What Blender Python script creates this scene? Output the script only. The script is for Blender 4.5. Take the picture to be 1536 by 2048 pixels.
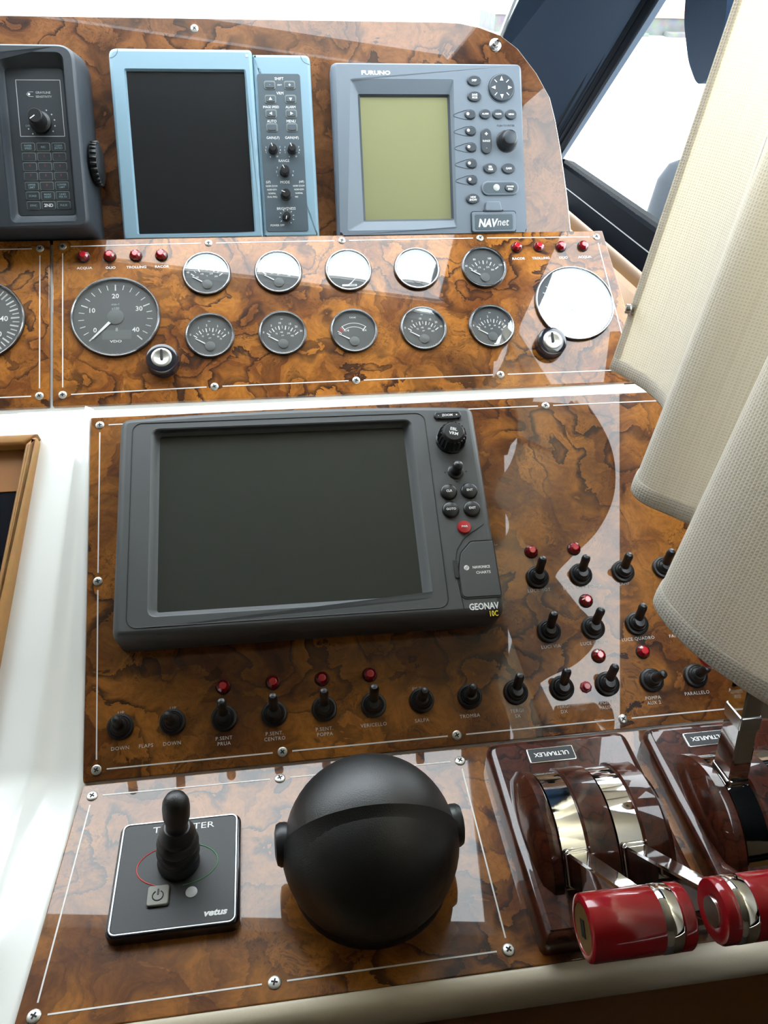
import bpy, math, random
from mathutils import Vector, Matrix
random.seed(7)
for o in list(bpy.data.objects): bpy.data.objects.remove(o)
COL = bpy.context.scene.collection
R = math.radians
ZO = 1.6                                   # eye height above the cabin floor

# ------------------------------------------------------------------ camera
cd = bpy.data.cameras.new('camera'); cam = bpy.data.objects.new('camera', cd); COL.objects.link(cam)
cd.sensor_fit = 'VERTICAL'; cd.sensor_height = 36; cd.sensor_width = 27; cd.lens = 36*1586.7/2048
yaw, pitch, roll = R(-8.73), R(35.57), R(1.58)
fw = Vector((-math.sin(yaw)*math.cos(pitch), math.cos(yaw)*math.cos(pitch), -math.sin(pitch)))
rt = Vector((math.cos(yaw), math.sin(yaw), 0)); up = rt.cross(fw)
r2 = math.cos(roll)*rt+math.sin(roll)*up; u2 = -math.sin(roll)*rt+math.cos(roll)*up
cam.matrix_world = Matrix(((r2.x, u2.x, -fw.x, 0), (r2.y, u2.y, -fw.y, 0), (r2.z, u2.z, -fw.z, ZO), (0, 0, 0, 1)))
cd.clip_start = .01; cd.clip_end = 500
bpy.context.scene.camera = cam

# ------------------------------------------------------------------ overcast sky and exposure
w = bpy.data.worlds.new('overcast_sky'); bpy.context.scene.world = w; w.use_nodes = True
wn = w.node_tree.nodes; bg = wn['Background']
bg.inputs[0].default_value = (.90, .965, 1.0, 1); bg.inputs[1].default_value = 7.0
vs = bpy.context.scene.view_settings
vs.view_transform = 'Standard'; vs.look = 'None'; vs.exposure = 0.32; vs.gamma = 1; vs.use_curve_mapping = False

# ------------------------------------------------------------------ panel planes (slope, distance below the eye, mm)
PLN = {'A': (R(61.236), 978.36), 'B': (R(40.204), 816.34), 'C': (R(31.125), 727.27), 'D': (R(-2.0), 567.30)}
def P(p, u, v, h=0):
    s, d = PLN[p]; d -= h
    return Vector((u*.001, (v*math.cos(s)+d*math.sin(s))*.001, (v*math.sin(s)-d*math.cos(s))*.001+ZO))
def PM(p, u, v, h=0, rz=0):
    return Matrix.Translation(P(p, u, v, h)) @ Matrix.Rotation(PLN[p][0], 4, 'X') @ Matrix.Rotation(rz, 4, 'Z')

# ------------------------------------------------------------------ materials
MATS = {}
def nmat(name):
    m = bpy.data.materials.new(name); m.use_nodes = True; MATS[name] = m
    return m, m.node_tree.nodes, m.node_tree.links, m.node_tree.nodes['Principled BSDF']
def pm(name, col, rough=.5, metal=0, coat=0, spec=.5, bump=0, bscale=300, var=0, sheen=0):
    m, n, l, b = nmat(name)
    b.inputs['Base Color'].default_value = (*col, 1); b.inputs['Roughness'].default_value = rough
    b.inputs['Metallic'].default_value = metal; b.inputs['Coat Weight'].default_value = coat
    b.inputs['Coat Roughness'].default_value = .04; b.inputs['Specular IOR Level'].default_value = spec
    tc = n.new('ShaderNodeTexCoord')
    nz = n.new('ShaderNodeTexNoise'); nz.inputs['Scale'].default_value = bscale; nz.inputs['Detail'].default_value = 4
    l.new(tc.outputs['Object'], nz.inputs['Vector'])
    if bump:
        bp = n.new('ShaderNodeBump'); bp.inputs['Strength'].default_value = bump; bp.inputs['Distance'].default_value = .0006
        l.new(nz.outputs['Fac'], bp.inputs['Height']); l.new(bp.outputs[0], b.inputs['Normal'])
    if var:
        mx = n.new('ShaderNodeMix'); mx.data_type = 'RGBA'; mx.blend_type = 'MULTIPLY'; mx.inputs[0].default_value = var
        mx.inputs[6].default_value = (*col, 1); l.new(nz.outputs['Color'], mx.inputs[7]); l.new(mx.outputs[2], b.inputs['Base Color'])
    return m
def burl(name, off, dark, mid, light, scale=1.0, rough=.3):
    m, n, l, b = nmat(name)
    def math_(op, a, b_=None, c_=None):
        q = n.new('ShaderNodeMath'); q.operation = op
        for i, x in enumerate((a, b_, c_)):
            if x is None: continue
            if isinstance(x, (int, float)): q.inputs[i].default_value = x
            else: l.new(x, q.inputs[i])
        return q.outputs[0]
    def noise(vec, sc, det=2, ro=.5):
        q = n.new('ShaderNodeTexNoise'); q.inputs['Scale'].default_value = sc*scale; q.inputs['Detail'].default_value = det; q.inputs['Roughness'].default_value = ro
        l.new(vec, q.inputs['Vector']); return q
    def ramp(x, a, b_, lo=0.0, hi=1.0):
        q = n.new('ShaderNodeMapRange'); q.interpolation_type = 'SMOOTHSTEP'; q.inputs[1].default_value = a; q.inputs[2].default_value = b_; q.inputs[3].default_value = lo; q.inputs[4].default_value = hi
        l.new(x, q.inputs[0]); return q.outputs[0]
    def mixc(f, a, b_):
        q = n.new('ShaderNodeMix'); q.data_type = 'RGBA'
        if isinstance(f, float): q.inputs[0].default_value = f
        else: l.new(f, q.inputs[0])
        for i, x in ((6, a), (7, b_)):
            if isinstance(x, tuple): q.inputs[i].default_value = (*x, 1)
            else: l.new(x, q.inputs[i])
        return q.outputs[2]
    tc = n.new('ShaderNodeTexCoord'); mp = n.new('ShaderNodeMapping'); mp.inputs['Location'].default_value = off
    l.new(tc.outputs['Object'], mp.inputs[0]); pos = mp.outputs[0]
    def warp(vec, sc, amp, det=3):
        wz = noise(vec, sc, det, .6); sub = n.new('ShaderNodeVectorMath'); sub.operation = 'SUBTRACT'; sub.inputs[1].default_value = (.5, .5, .5); l.new(wz.outputs['Color'], sub.inputs[0])
        sc_ = n.new('ShaderNodeVectorMath'); sc_.operation = 'SCALE'; sc_.inputs['Scale'].default_value = amp/scale; l.new(sub.outputs[0], sc_.inputs[0])
        ad = n.new('ShaderNodeVectorMath'); l.new(vec, ad.inputs[0]); l.new(sc_.outputs[0], ad.inputs[1]); return ad.outputs[0]
    p1 = warp(pos, 22, .045, 2); p2 = warp(p1, 140, .010, 4)
    vo = n.new('ShaderNodeTexVoronoi'); vo.inputs['Scale'].default_value = 30*scale; l.new(p2, vo.inputs['Vector'])
    sp = n.new('ShaderNodeSeparateColor'); l.new(vo.outputs['Color'], sp.inputs[0])
    slow = noise(pos, 9, 2); fine = noise(p1, 210, 6, .72); midn = noise(p2, 34, 4, .6); crk = noise(p2, 420, 3, .6)
    # plain fields: light in the middle of a figure, browner towards one side
    f1 = ramp(vo.outputs['Distance'], .10, .85, 1.0, 0.0)
    f2 = math_('MULTIPLY_ADD', sp.outputs[0], .55, math_('MULTIPLY', f1, .65))
    f3 = math_('ADD', f2, math_('MULTIPLY_ADD', midn.outputs['Fac'], 1.0, -.45))
    c1 = mixc(ramp(f3, .12, .95), mid, light)
    # dark scalloped rims: saw-tooth contours, strong in some places only
    saw = math_('FRACT', math_('MULTIPLY_ADD', noise(p2, 15, 2).outputs['Fac'], 7.5, math_('MULTIPLY', fine.outputs['Fac'], .30)))
    rim = math_('MULTIPLY', ramp(saw, .62, .98), ramp(slow.outputs['Fac'], .36, .58, .30, 1.0))
    c2 = mixc(rim, c1, dark)
    # cloudy dark shading and bark-like crackle
    c3 = mixc(math_('MULTIPLY', ramp(noise(p1, 17, 3, .6).outputs['Fac'], .50, .72), .62), c2, tuple(x*.8+y*.2 for x, y in zip(dark, mid)))
    ck = math_('MULTIPLY', ramp(crk.outputs['Fac'], .50, .64), ramp(noise(pos, 24, 2).outputs['Fac'], .48, .62, .03, .6))
    c4 = mixc(ck, c3, dark)
    mu = n.new('ShaderNodeMix'); mu.data_type = 'RGBA'; mu.blend_type = 'MULTIPLY'; mu.inputs[0].default_value = 1
    l.new(c4, mu.inputs[6]); cr = n.new('ShaderNodeCombineColor'); g = ramp(fine.outputs['Fac'], .3, .7, .72, 1.18)
    for k in range(3): l.new(g, cr.inputs[k])
    l.new(cr.outputs[0], mu.inputs[7]); l.new(mu.outputs[2], b.inputs['Base Color'])
    b.inputs['Roughness'].default_value = rough; b.inputs['Coat Weight'].default_value = 1; b.inputs['Coat Roughness'].default_value = .015
    b.inputs['Specular IOR Level'].default_value = .15; b.inputs['Coat IOR'].default_value = 1.48
    bp = n.new('ShaderNodeBump'); bp.inputs['Strength'].default_value = .12; bp.inputs['Distance'].default_value = .0004
    l.new(crk.outputs['Fac'], bp.inputs['Height']); l.new(bp.outputs[0], b.inputs['Normal'])
    return m
BD, BM, BL = (.028, .009, .004), (.120, .036, .007), (.30, .110, .016)
burl('burl_a', (1, 2, 0), (.026, .010, .006), (.10, .036, .013), (.19, .075, .025), .72); burl('burl_b', (3.3, .2, 0), (.034, .011, .0045), (.16, .048, .008), (.38, .140, .020), .78)
burl('burl_c', (5.1, 7.7, 0), BD, BM, BL, .72); burl('burl_d', (8.6, 4.2, 0), BD, BM, BL, .68)
burl('mahogany', (2.2, 9.2, 1), (.012, .004, .003), (.045, .011, .006), (.075, .018, .008), 1.4, .3)
pm('gelcoat', (.86, .87, .84), .22, coat=.5, bump=.05, bscale=40)
pm('cream_vinyl', (.66, .58, .44), .38, bump=.1, bscale=500)
pm('teak', (.50, .25, .075), .45, bump=.15, bscale=120, var=.35)
pm('trim_wood', (.30, .145, .045), .5, bump=.15, bscale=120, var=.35)
pm('dark_wood', (.36, .15, .045), .4, bump=.1, bscale=80, var=.3)
pm('headliner', (.30, .27, .23), .9); pm('cabin_wall', (.16, .12, .08), .7); pm('carpet', (.10, .09, .08), .95, bump=.4)
pm('pillar_vinyl', (.008, .020, .042), .65, spec=.10, bump=.25, bscale=900)
pm('rail_black', (.004, .005, .007), .55, spec=.06, bump=.05)
pm('frame_alu', (.52, .56, .60), .35, metal=.8)
pm('steel', (.72, .71, .68), .22, metal=1); pm('chrome', (.86, .86, .84), .05, metal=1, bump=.25, bscale=25)
pm('screw_metal', (.62, .61, .57), .32, metal=.75); pm('void_black', (.006, .006, .006), .7)
pm('print_white', (.82, .83, .82), .5); pm('inlay_white', (.72, .70, .66), .35); pm('print_grey', (.45, .47, .47), .5)
pm('legend', (.60, .58, .54), .5)
pm('print_red', (.62, .05, .03), .5); pm('print_green', (.05, .22, .08), .5); pm('print_yellow', (.75, .60, .05), .5)
pm('print_dim', (.20, .30, .32), .5); pm('print_darkred', (.26, .035, .04), .5); pm('print_black', (.01, .01, .011), .5)
pm('boot_rubber', (.011, .012, .013), .33, bump=.08, bscale=200); pm('black_plastic', (.014, .015, .017), .38, bump=.12, bscale=700)
pm('compass_black', (.009, .010, .011), .40, spec=.7, bump=.35, bscale=1300); pm('gloss_black', (.012, .013, .02), .15, coat=.6)
pm('plotter_grey', (.070, .075, .078), .48, bump=.12, bscale=1500); pm('plotter_dark', (.030, .032, .034), .5, bump=.1, bscale=1500)
pm('sounder_blue', (.20, .32, .40), .45, bump=.08, bscale=1200); pm('keypad_blue', (.060, .085, .105), .5)
pm('radar_grey', (.145, .18, .22), .5, bump=.1, bscale=1500); pm('radar_key', (.035, .047, .06), .45); pm('key_rim', (.16, .18, .17), .5)
pm('recorder_grey', (.028, .036, .045), .5, bump=.15, bscale=1100); pm('recorder_plate', (.022, .029, .036), .45)
pm('screen_dark', (.034, .038, .033), .14, spec=.6); pm('screen_black', (.010, .011, .013), .22, spec=.5); pm('screen_lcd', (.25, .255, .135), .16, spec=.6)
pm('dial', (.075, .082, .085), .55); pm('dial_hub', (.11, .12, .122), .5)
pm('bezel', (.50, .52, .54), .16, metal=1); pm('bezel_black', (.01, .01, .012), .3)
pm('knob_red', (.30, .006, .012), .14, coat=.6); pm('brass', (.42, .30, .10), .3, metal=.8)
pm('button_grey', (.30, .30, .27), .5); pm('button_red', (.40, .015, .02), .3, coat=.4)
pm('stone', (.16, .16, .15), .9, bump=.5, bscale=3, var=.7); pm('stone_pink', (.42, .20, .17), .9, bscale=3, var=.5)
pm('deck_white', (.82, .84, .84), .6); pm('fender_grey', (.022, .028, .036), .6, spec=.1, bump=.4, bscale=60)
pm('smoked', (.004, .006, .012), .08, spec=.4)
MATS['rail_black'].node_tree.nodes['Principled BSDF'].inputs['IOR'].default_value = 1.08
m, n, l, b = nmat('jewel'); b.inputs['Base Color'].default_value = (.17, .003, .008, 1); b.inputs['Roughness'].default_value = .06
b.inputs['Coat Weight'].default_value = 1; b.inputs['Subsurface Weight'].default_value = 0
pm('jewel_core', (.55, .015, .025), .15, coat=1)
def water():
    m, n, l, b = nmat('water'); b.inputs['Base Color'].default_value = (.72, .80, .82, 1); b.inputs['Roughness'].default_value = .35
    nz = n.new('ShaderNodeTexNoise'); nz.inputs['Scale'].default_value = .8; bp = n.new('ShaderNodeBump'); bp.inputs['Strength'].default_value = .4
    l.new(nz.outputs['Fac'], bp.inputs['Height']); l.new(bp.outputs[0], b.inputs['Normal'])
water()
def glass(name, ior, tint=(1, 1, 1), edge=1.0):
    m = bpy.data.materials.new(name); m.use_nodes = True; n = m.node_tree.nodes; l = m.node_tree.links; n.clear(); MATS[name] = m
    lw = n.new('ShaderNodeLayerWeight'); lw.inputs[0].default_value = .5; F0 = ((ior-1)/(ior+1))**2
    pw_ = n.new('ShaderNodeMath'); pw_.operation = 'POWER'; pw_.inputs[1].default_value = 5; l.new(lw.outputs['Facing'], pw_.inputs[0])
    f = n.new('ShaderNodeMath'); f.operation = 'MULTIPLY_ADD'; f.inputs[1].default_value = (1-F0)*edge; f.inputs[2].default_value = F0; l.new(pw_.outputs[0], f.inputs[0])
    t = n.new('ShaderNodeBsdfTransparent'); t.inputs[0].default_value = (*tint, 1)
    g = n.new('ShaderNodeBsdfGlossy'); g.inputs['Roughness'].default_value = .01
    x = n.new('ShaderNodeMixShader'); o = n.new('ShaderNodeOutputMaterial')
    l.new(f.outputs[0], x.inputs[0]); l.new(t.outputs[0], x.inputs[1]); l.new(g.outputs[0], x.inputs[2]); l.new(x.outputs[0], o.inputs[0])
glass('gauge_glass', 2.2); glass('window_glass', 1.2, (.97, .99, 1), .08); 
def fabric():
    m, n, l, b = nmat('curtain_cloth')
    uv = n.new('ShaderNodeUVMap'); sp = n.new('ShaderNodeSeparateXYZ'); l.new(uv.outputs[0], sp.inputs[0])
    nz = n.new('ShaderNodeTexNoise'); nz.inputs['Scale'].default_value = 40; l.new(uv.outputs[0], nz.inputs['Vector'])
    outs = []
    for k, fq in (('X', 2300), ('Y', 2500)):
        a = n.new('ShaderNodeMath'); a.operation = 'MULTIPLY_ADD'; a.inputs[1].default_value = fq; l.new(sp.outputs[k], a.inputs[0])
        j = n.new('ShaderNodeMath'); j.operation = 'MULTIPLY'; j.inputs[1].default_value = 2.2; l.new(nz.outputs['Fac'], j.inputs[0]); l.new(j.outputs[0], a.inputs[2])
        s = n.new('ShaderNodeMath'); s.operation = 'SINE'; l.new(a.outputs[0], s.inputs[0]); outs.append(s)
    mxx = n.new('ShaderNodeMath'); mxx.operation = 'MAXIMUM'; l.new(outs[0].outputs[0], mxx.inputs[0]); l.new(outs[1].outputs[0], mxx.inputs[1])
    # slubby long threads
    st = n.new('ShaderNodeTexNoise'); st.inputs['Scale'].default_value = 1; mp = n.new('ShaderNodeMapping'); mp.inputs['Scale'].default_value = (420, 6, 1)
    l.new(uv.outputs[0], mp.inputs[0]); l.new(mp.outputs[0], st.inputs['Vector'])
    rp = n.new('ShaderNodeValToRGB'); rp.color_ramp.elements[0].position = .0; rp.color_ramp.elements[0].color = (.56, .53, .46, 1)
    rp.color_ramp.elements[1].position = .75; rp.color_ramp.elements[1].color = (.77, .74, .67, 1)
    ma = n.new('ShaderNodeMath'); ma.operation = 'MULTIPLY_ADD'; ma.inputs[1].default_value = .5; ma.inputs[2].default_value = .5
    l.new(mxx.outputs[0], ma.inputs[0])
    m3 = n.new('ShaderNodeMath'); m3.operation = 'MULTIPLY'; l.new(ma.outputs[0], m3.inputs[0]); l.new(st.outputs['Fac'], m3.inputs[1])
    m4 = n.new('ShaderNodeMath'); m4.operation = 'MULTIPLY'; m4.inputs[1].default_value = 1.7; l.new(m3.outputs[0], m4.inputs[0])
    l.new(m4.outputs[0], rp.inputs[0]); l.new(rp.outputs[0], b.inputs['Base Color'])
    b.inputs['Roughness'].default_value = .9; b.inputs['Specular IOR Level'].default_value = .1
    bp = n.new('ShaderNodeBump'); bp.inputs['Strength'].default_value = .30; bp.inputs['Distance'].default_value = .0008
    l.new(mxx.outputs[0], bp.inputs['Height']); l.new(bp.outputs[0], b.inputs['Normal'])
    tr = n.new('ShaderNodeBsdfTranslucent'); tr.inputs[0].default_value = (.62, .52, .35, 1)
    ms = n.new('ShaderNodeMixShader'); ms.inputs[0].default_value = .40
    l.new(b.outputs[0], ms.inputs[1]); l.new(tr.outputs[0], ms.inputs[2]); l.new(ms.outputs[0], n['Material Output'].inputs[0])
fabric()

# ------------------------------------------------------------------ mesh building (millimetres)
def rr(w_, h_, r, cx=0, cy=0, k=5):
    out = []
    for sx, sy, a0 in ((1, 1, 0), (-1, 1, 90), (-1, -1, 180), (1, -1, 270)):
        for i in range(k+1):
            a = R(a0+90*i/k); out.append((cx+sx*(w_/2-r)+r*math.cos(a), cy+sy*(h_/2-r)+r*math.sin(a)))
    return out
def rp(pts, r, k=5):
    """round the corners of a counter-clockwise convex polygon; r may be a list"""
    out = []; N = len(pts)
    for i in range(N):
        p0, p1, p2 = Vector(pts[i-1]), Vector(pts[i]), Vector(pts[(i+1) % N]); ri = r[i] if isinstance(r, (list, tuple)) else r
        a = (p0-p1).normalized(); b_ = (p2-p1).normalized(); ang = math.acos(max(-1, min(1, a.dot(b_))))
        t = min(ri/math.tan(ang/2), .48*(p0-p1).length, .48*(p2-p1).length); q0 = p1+a*t; q2 = p1+b_*t
        for j in range(k+1):
            s = j/k; out.append(tuple((1-s)**2*q0+2*s*(1-s)*p1+s*s*q2))
    return out
def inset(ring, d):
    N = len(ring); out = []
    for i in range(N):
        p0, p1, p2 = Vector(ring[i-1]), Vector(ring[i]), Vector(ring[(i+1) % N])
        e1 = p1-p0; e2 = p2-p1
        if e1.length < 1e-9: e1 = e2
        if e2.length < 1e-9: e2 = e1
        n1 = Vector((-e1.y, e1.x)).normalized(); n2 = Vector((-e2.y, e2.x)).normalized(); m_ = (n1+n2)
        m_ = m_.normalized() if m_.length > 1e-6 else n1
        out.append(tuple(p1+m_*d/max(.35, m_.dot(n1))))
    return out
def circ(r, n=32, cx=0, cy=0, a0=0): return [(cx+r*math.cos(a0+2*math.pi*i/n), cy+r*math.sin(a0+2*math.pi*i/n)) for i in range(n)]
class MB:
    def __init__(s): s.v = []; s.f = []
    def loft(s, rings, cap0=False, cap1=True, closed=True):
        b0 = len(s.v); N = len(rings[0])
        for r in rings: s.v += [tuple(p) for p in r]
        for i in range(len(rings)-1):
            for j in range(N if closed else N-1):
                k = (j+1) % N; s.f.append((b0+i*N+j, b0+i*N+k, b0+(i+1)*N+k, b0+(i+1)*N+j))
        if cap0: s.f.append(tuple(b0+j for j in reversed(range(N))))
        if cap1: s.f.append(tuple(b0+(len(rings)-1)*N+j for j in range(N)))
        return s
    def prism(s, o, z0, z1, bev=0, seg=3, cap0=False):
        rs = [[(*p, z0) for p in o], [(*p, z1-bev) for p in o]]
        for i in range(1, seg+1) if bev else ():
            a = math.pi/2*i/seg; q = inset(o, bev*(1-math.cos(a))); rs.append([(*p, z1-bev+bev*math.sin(a)) for p in q])
        return s.loft(rs, cap0=cap0)
    def frame(s, levels):
        """levels: list of (ring2d, z) with equal counts - open ended loft"""
        return s.loft([[(*p, z) for p in o] for o, z in levels], cap1=False)
    def box(s, x0, x1, y0, y1, z0, z1):
        return s.loft([[(x0, y0, z0), (x1, y0, z0), (x1, y1, z0), (x0, y1, z0)], [(x0, y0, z1), (x1, y0, z1), (x1, y1, z1), (x0, y1, z1)]], cap0=True)
    def lathe(s, prof, n=24, cx=0, cy=0, cap1=True, cap0=False, a0=0):
        return s.loft([[(*p, z) for p in circ(r, n, cx, cy, a0)] for r, z in prof], cap0=cap0, cap1=cap1)
    def tube(s, path, rad, n=8, caps=True):
        rings = []; pts = [Vector(p) for p in path]
        for i, p in enumerate(pts):
            t = (pts[min(i+1, len(pts)-1)]-pts[max(i-1, 0)]).normalized(); a = Vector((0, 0, 1)) if abs(t.z) < .9 else Vector((1, 0, 0))
            x = t.cross(a).normalized(); y = x.cross(t)*-1
            q = rad[i] if isinstance(rad, (list, tuple)) else rad
            rings.append([tuple(p+x*q*math.cos(2*math.pi*j/n)+y*q*math.sin(2*math.pi*j/n)) for j in range(n)])
        return s.loft(rings, cap0=caps, cap1=caps)
    def xf(s, M): s.v = [tuple(M @ Vector(p)) for p in s.v]; return s
    def mesh(s, name, mat, smooth=True, ang=38):
        me = bpy.data.meshes.new(name); me.from_pydata([(x*.001, y*.001, z*.001) for x, y, z in s.v], [], s.f); me.update()
        import bmesh as _b
        bm = _b.new(); bm.from_mesh(me); _b.ops.recalc_face_normals(bm, faces=bm.faces); bm.to_mesh(me); bm.free()
        me.materials.append(MATS[mat])
        if smooth:
            me.set_sharp_from_angle(angle=R(ang))
            for p in me.polygons: p.use_smooth = len(p.vertices) < 5
        return me
    def build(s, name, mat, parent=None, mw=None, smooth=True, ang=38):
        return link(name, s.mesh(name, mat, smooth, ang), parent, mw)
def link(name, data, parent=None, mw=None):
    o = bpy.data.objects.new(name, data); COL.objects.link(o)
    if parent: o.parent = parent
    if mw is not None: o.matrix_local = mw
    return o
def tag(o, label, cat, group=None):
    o['label'] = label; o['category'] = cat
    if group: o['group'] = group
    return o
def struct(o, label=None):
    o['kind'] = 'structure'
    if label: o['label'] = label
    return o
def thing(name, label, cat, mw, group=None):
    o = link(name, None, None, mw); o.empty_display_size = .01
    return tag(o, label, cat, group)
TXT = []
def text(parent, body, x, y, z, h, mat='print_white', rot=0, sx=1.0, shear=0, name='lettering', space=1.0, align='CENTER', bold=0):
    TXT.append((parent, body, x, y, z, h, mat, rot, sx, shear, name, space, align, bold))
def T(x, y, z, rz=0): return Matrix.Translation((x*.001, y*.001, z*.001)) @ Matrix.Rotation(rz, 4, 'Z')
def world_mb(): return MB()          # vertices given in world mm, z measured from the eye
WM = Matrix.Translation((0, 0, ZO))
def pw(p, u, v, h=0):
    q = P(p, u, v, h); return (q.x*1000, q.y*1000, (q.z-ZO)*1000)

# ================================================================== the setting
H0 = lambda x: 788-.15*(x-50)                     # windshield header line at z = 242
HZ = 242
def slab(name, pts, z0, z1, mat, label=None):
    return struct(MB().prism(pts, z0, z1, cap0=True).build(name, mat, None, WM, smooth=False), label)
slab('ceiling', [(-1600, H0(-1600)), (-1600, -1500), (425, -1500), (425, 640), (322, H0(322))], HZ, HZ+50, 'headliner')
slab('floor', [(-1600, -1500), (680, -1500), (680, 1900), (-1600, 1900)], -ZO*1000-40, -ZO*1000, 'carpet')
slab('wall_back', [(-1640, -1500), (680, -1500), (680, -1540), (-1640, -1540)][::-1], -1600, HZ+50, 'cabin_wall')
slab('wall_left', [(-1640, -1500), (-1600, -1500), (-1600, 1900), (-1640, 1900)], -1600, HZ+50, 'cabin_wall')
slab('wall_right', [(664, -1500), (704, -1500), (704, 1900), (664, 1900)], -1600, -470, 'cabin_wall')
slab('wall_front', [(-1600, 1480), (664, 1400), (664, 1420), (-1600, 1500)], -1600, -560, 'gelcoat')
struct(MB().loft([[(-1600, 1480, -560), (340, 1412, -560)], [(-1600, 1714, -128), (340, 1346, -128)], [(-1600, 1724, -130), (345, 1356, -130)], [(-1600, 1510, -560), (350, 1436, -560)]], cap1=False, closed=False).build('wall_cowl', 'gelcoat', None, WM, smooth=False))
# side rail under the sliding window, wood trim below it
o = MB().loft([[(664, y, -462), (652, y, -462), (624, y, -372), (640, y, -366), (664, y, -372)] for y in (1760, -1500)], cap0=True).build('window_rail', 'rail_black', None, WM, smooth=False)
o.name = 'trim_1'; struct(o, 'black channel rail along the foot of the side window')
o = MB().loft([[(664, y, -470), (618, y, -468), (614, y, -478), (614, y, -540), (664, y, -540)] for y in (1760, -1500)], cap0=True).build('trim_2', 'trim_wood', None, WM, smooth=False)
struct(o, 'honey-coloured wood strip below the black side window rail')
o = MB().tube([(637, 1740, -414), (637, -1400, -414)], 1.4, 6).build('trim_3', 'dial_hub', None, WM); struct(o)
# side window: leaning pane and its header
def sx_(z): return 503-.333*z
o = MB().loft([[(sx_(-372)+2, 1760, -372), (sx_(-372)+2, -60, -372)], [(sx_(HZ)+2, 640, HZ), (sx_(HZ)+2, -60, HZ)]], cap1=False, closed=False).build('window_2', 'window_glass', None, WM, smooth=False); struct(o)
struct(MB().loft([[(sx_(-372), y, -372), (sx_(HZ), y, HZ), (sx_(HZ)+40, y, HZ), (sx_(-372)+40, y, -372)] for y in (-60, -1500)], cap0=True).build('added_side_wall', 'cabin_wall', None, WM, smooth=False))  # unseen wall added in place of more window, blocks side light from aft
struct(MB().loft([[(sx_(-372), y, -372), (sx_(-62), y, -62), (sx_(-62)+25, y, -62), (sx_(-372)+25, y, -372)] for y in (760, -60)], cap0=True).build('trim_10', 'rail_black', None, WM, smooth=False))  # unseen board added behind the curtain to cut the sky reflection on the switch panel
# corner pillar between windshield and side window
wi = [(338, 1300, -150), (333, 1290, -96), (322, H0(322), HZ)]
so = [(640, 1880, -430), (616, 1714, -340), (424, 640, HZ)]
mb = MB(); mb.loft([[wi[0], so[0]], [wi[2], so[2]]], cap1=False, closed=False)
k = 40
mb.loft([[wi[0], so[0], (so[0][0]+k, so[0][1]+k, so[0][2]), (wi[0][0]+k, wi[0][1]+2*k, wi[0][2])], [wi[2], so[2], (so[2][0]+k, so[2][1]+k, so[2][2]), (wi[2][0]+k, wi[2][1]+2*k, wi[2][2])]], cap0=True)
o = mb.build('pillar', 'pillar_vinyl', None, WM, smooth=False); o.name = 'wall_pillar'; struct(o, 'dark navy padded corner pillar between the windows')
def lerp(a, b_, t): return tuple(a[i]+(b_[i]-a[i])*t for i in range(3))
# ribbed rubber seals along the side window's front edge
for i, (t, rad, mt) in enumerate(((.80, 5, 'rail_black'), (.865, 4, 'rail_black'), (.93, 6, 'rail_black'), (1.0, 9, 'rail_black'))):
    a = lerp(wi[0], so[0], t); c_ = lerp(wi[2], so[2], t)
    o = MB().tube([a, c_], rad, 8).build('trim_%d' % (4+i), mt, None, WM); struct(o)
o = MB().loft([[lerp(wi[0], so[0], t)[:2]+(wi[0][2]*(1-t)+so[0][2]*t+dz,) for t, dz in ((-.02, 0), (-.02, 6), (.055, 6), (.055, 0))],
               [lerp(wi[2], so[2], t)[:2]+(HZ+dz,) for t, dz in ((-.1, 0), (-.1, 6), (.2, 6), (.2, 0))]], cap0=True).build('trim_8', 'frame_alu', None, WM, smooth=False)
struct(o, 'pale grey aluminium edge of the windshield frame')
# windshield pane and header beam
o = MB().loft([[(-1600, 1400-.19*-1650, -130), (345, 1400-.19*295, -130)], [(-1600, H0(-1600), HZ), (322, H0(322), HZ)]], cap1=False, closed=False).build('window_1', 'window_glass', None, WM, smooth=False); struct(o)
o = MB().loft([[(x, H0(x)-22, HZ), (x, H0(x)+3, HZ), (x, H0(x)+3, HZ-6), (x, H0(x)-22, HZ-6)] for x in (-1600, 322)], cap0=True).build('trim_9', 'frame_alu', None, WM, smooth=False); struct(o)

# ------------------------------------------------------------------ outside: bow deck, water, quay, fender
o = MB().prism([(-1500, 1560), (1150, 1440), (1250, 2600), (600, 5200), (-300, 6600), (-1300, 5200), (-1900, 2600)], -740, -690, 8, cap0=True).build('foredeck', 'deck_white', None, WM)
tag(o, 'white bow deck seen through the windshield above the burl panel', 'deck')
o = MB().loft([[(-90000, -40000, -3200), (120000, -40000, -3200), (120000, 160000, -3200), (-90000, 160000, -3200)]]).build('water', 'water', None, WM, smooth=False)
o['label'] = 'pale overexposed harbour water beyond the windows'; o['category'] = 'water'; o['kind'] = 'structure'
q = thing('quay', 'stone quay wall with a pinkish band beyond the side window', 'quay', Matrix.Translation((20, 42, ZO-3.2)))
MB().prism([(-9000, 0), (16000, -2500), (16000, 3000), (-9000, 3000)], 0, 700).build('wall', 'stone', q, smooth=False)
MB().prism([(-9000, -80), (16000, -2580), (16000, 3000), (-9000, 3000)], 700, 1000).build('coping', 'stone_pink', q, smooth=False)
for i in range(9):
    x = -6000+2400*i+random.uniform(-500, 500)
    MB().prism(rp([(x, -900-.1*(x+9000)), (x+1500, -1000-.1*(x+9000)), (x+1300, -.1*(x+9000)), (x+100, -.1*(x+9000))], 200), 0, random.uniform(120, 320), 60).build('boulder', 'stone', q)
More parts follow.
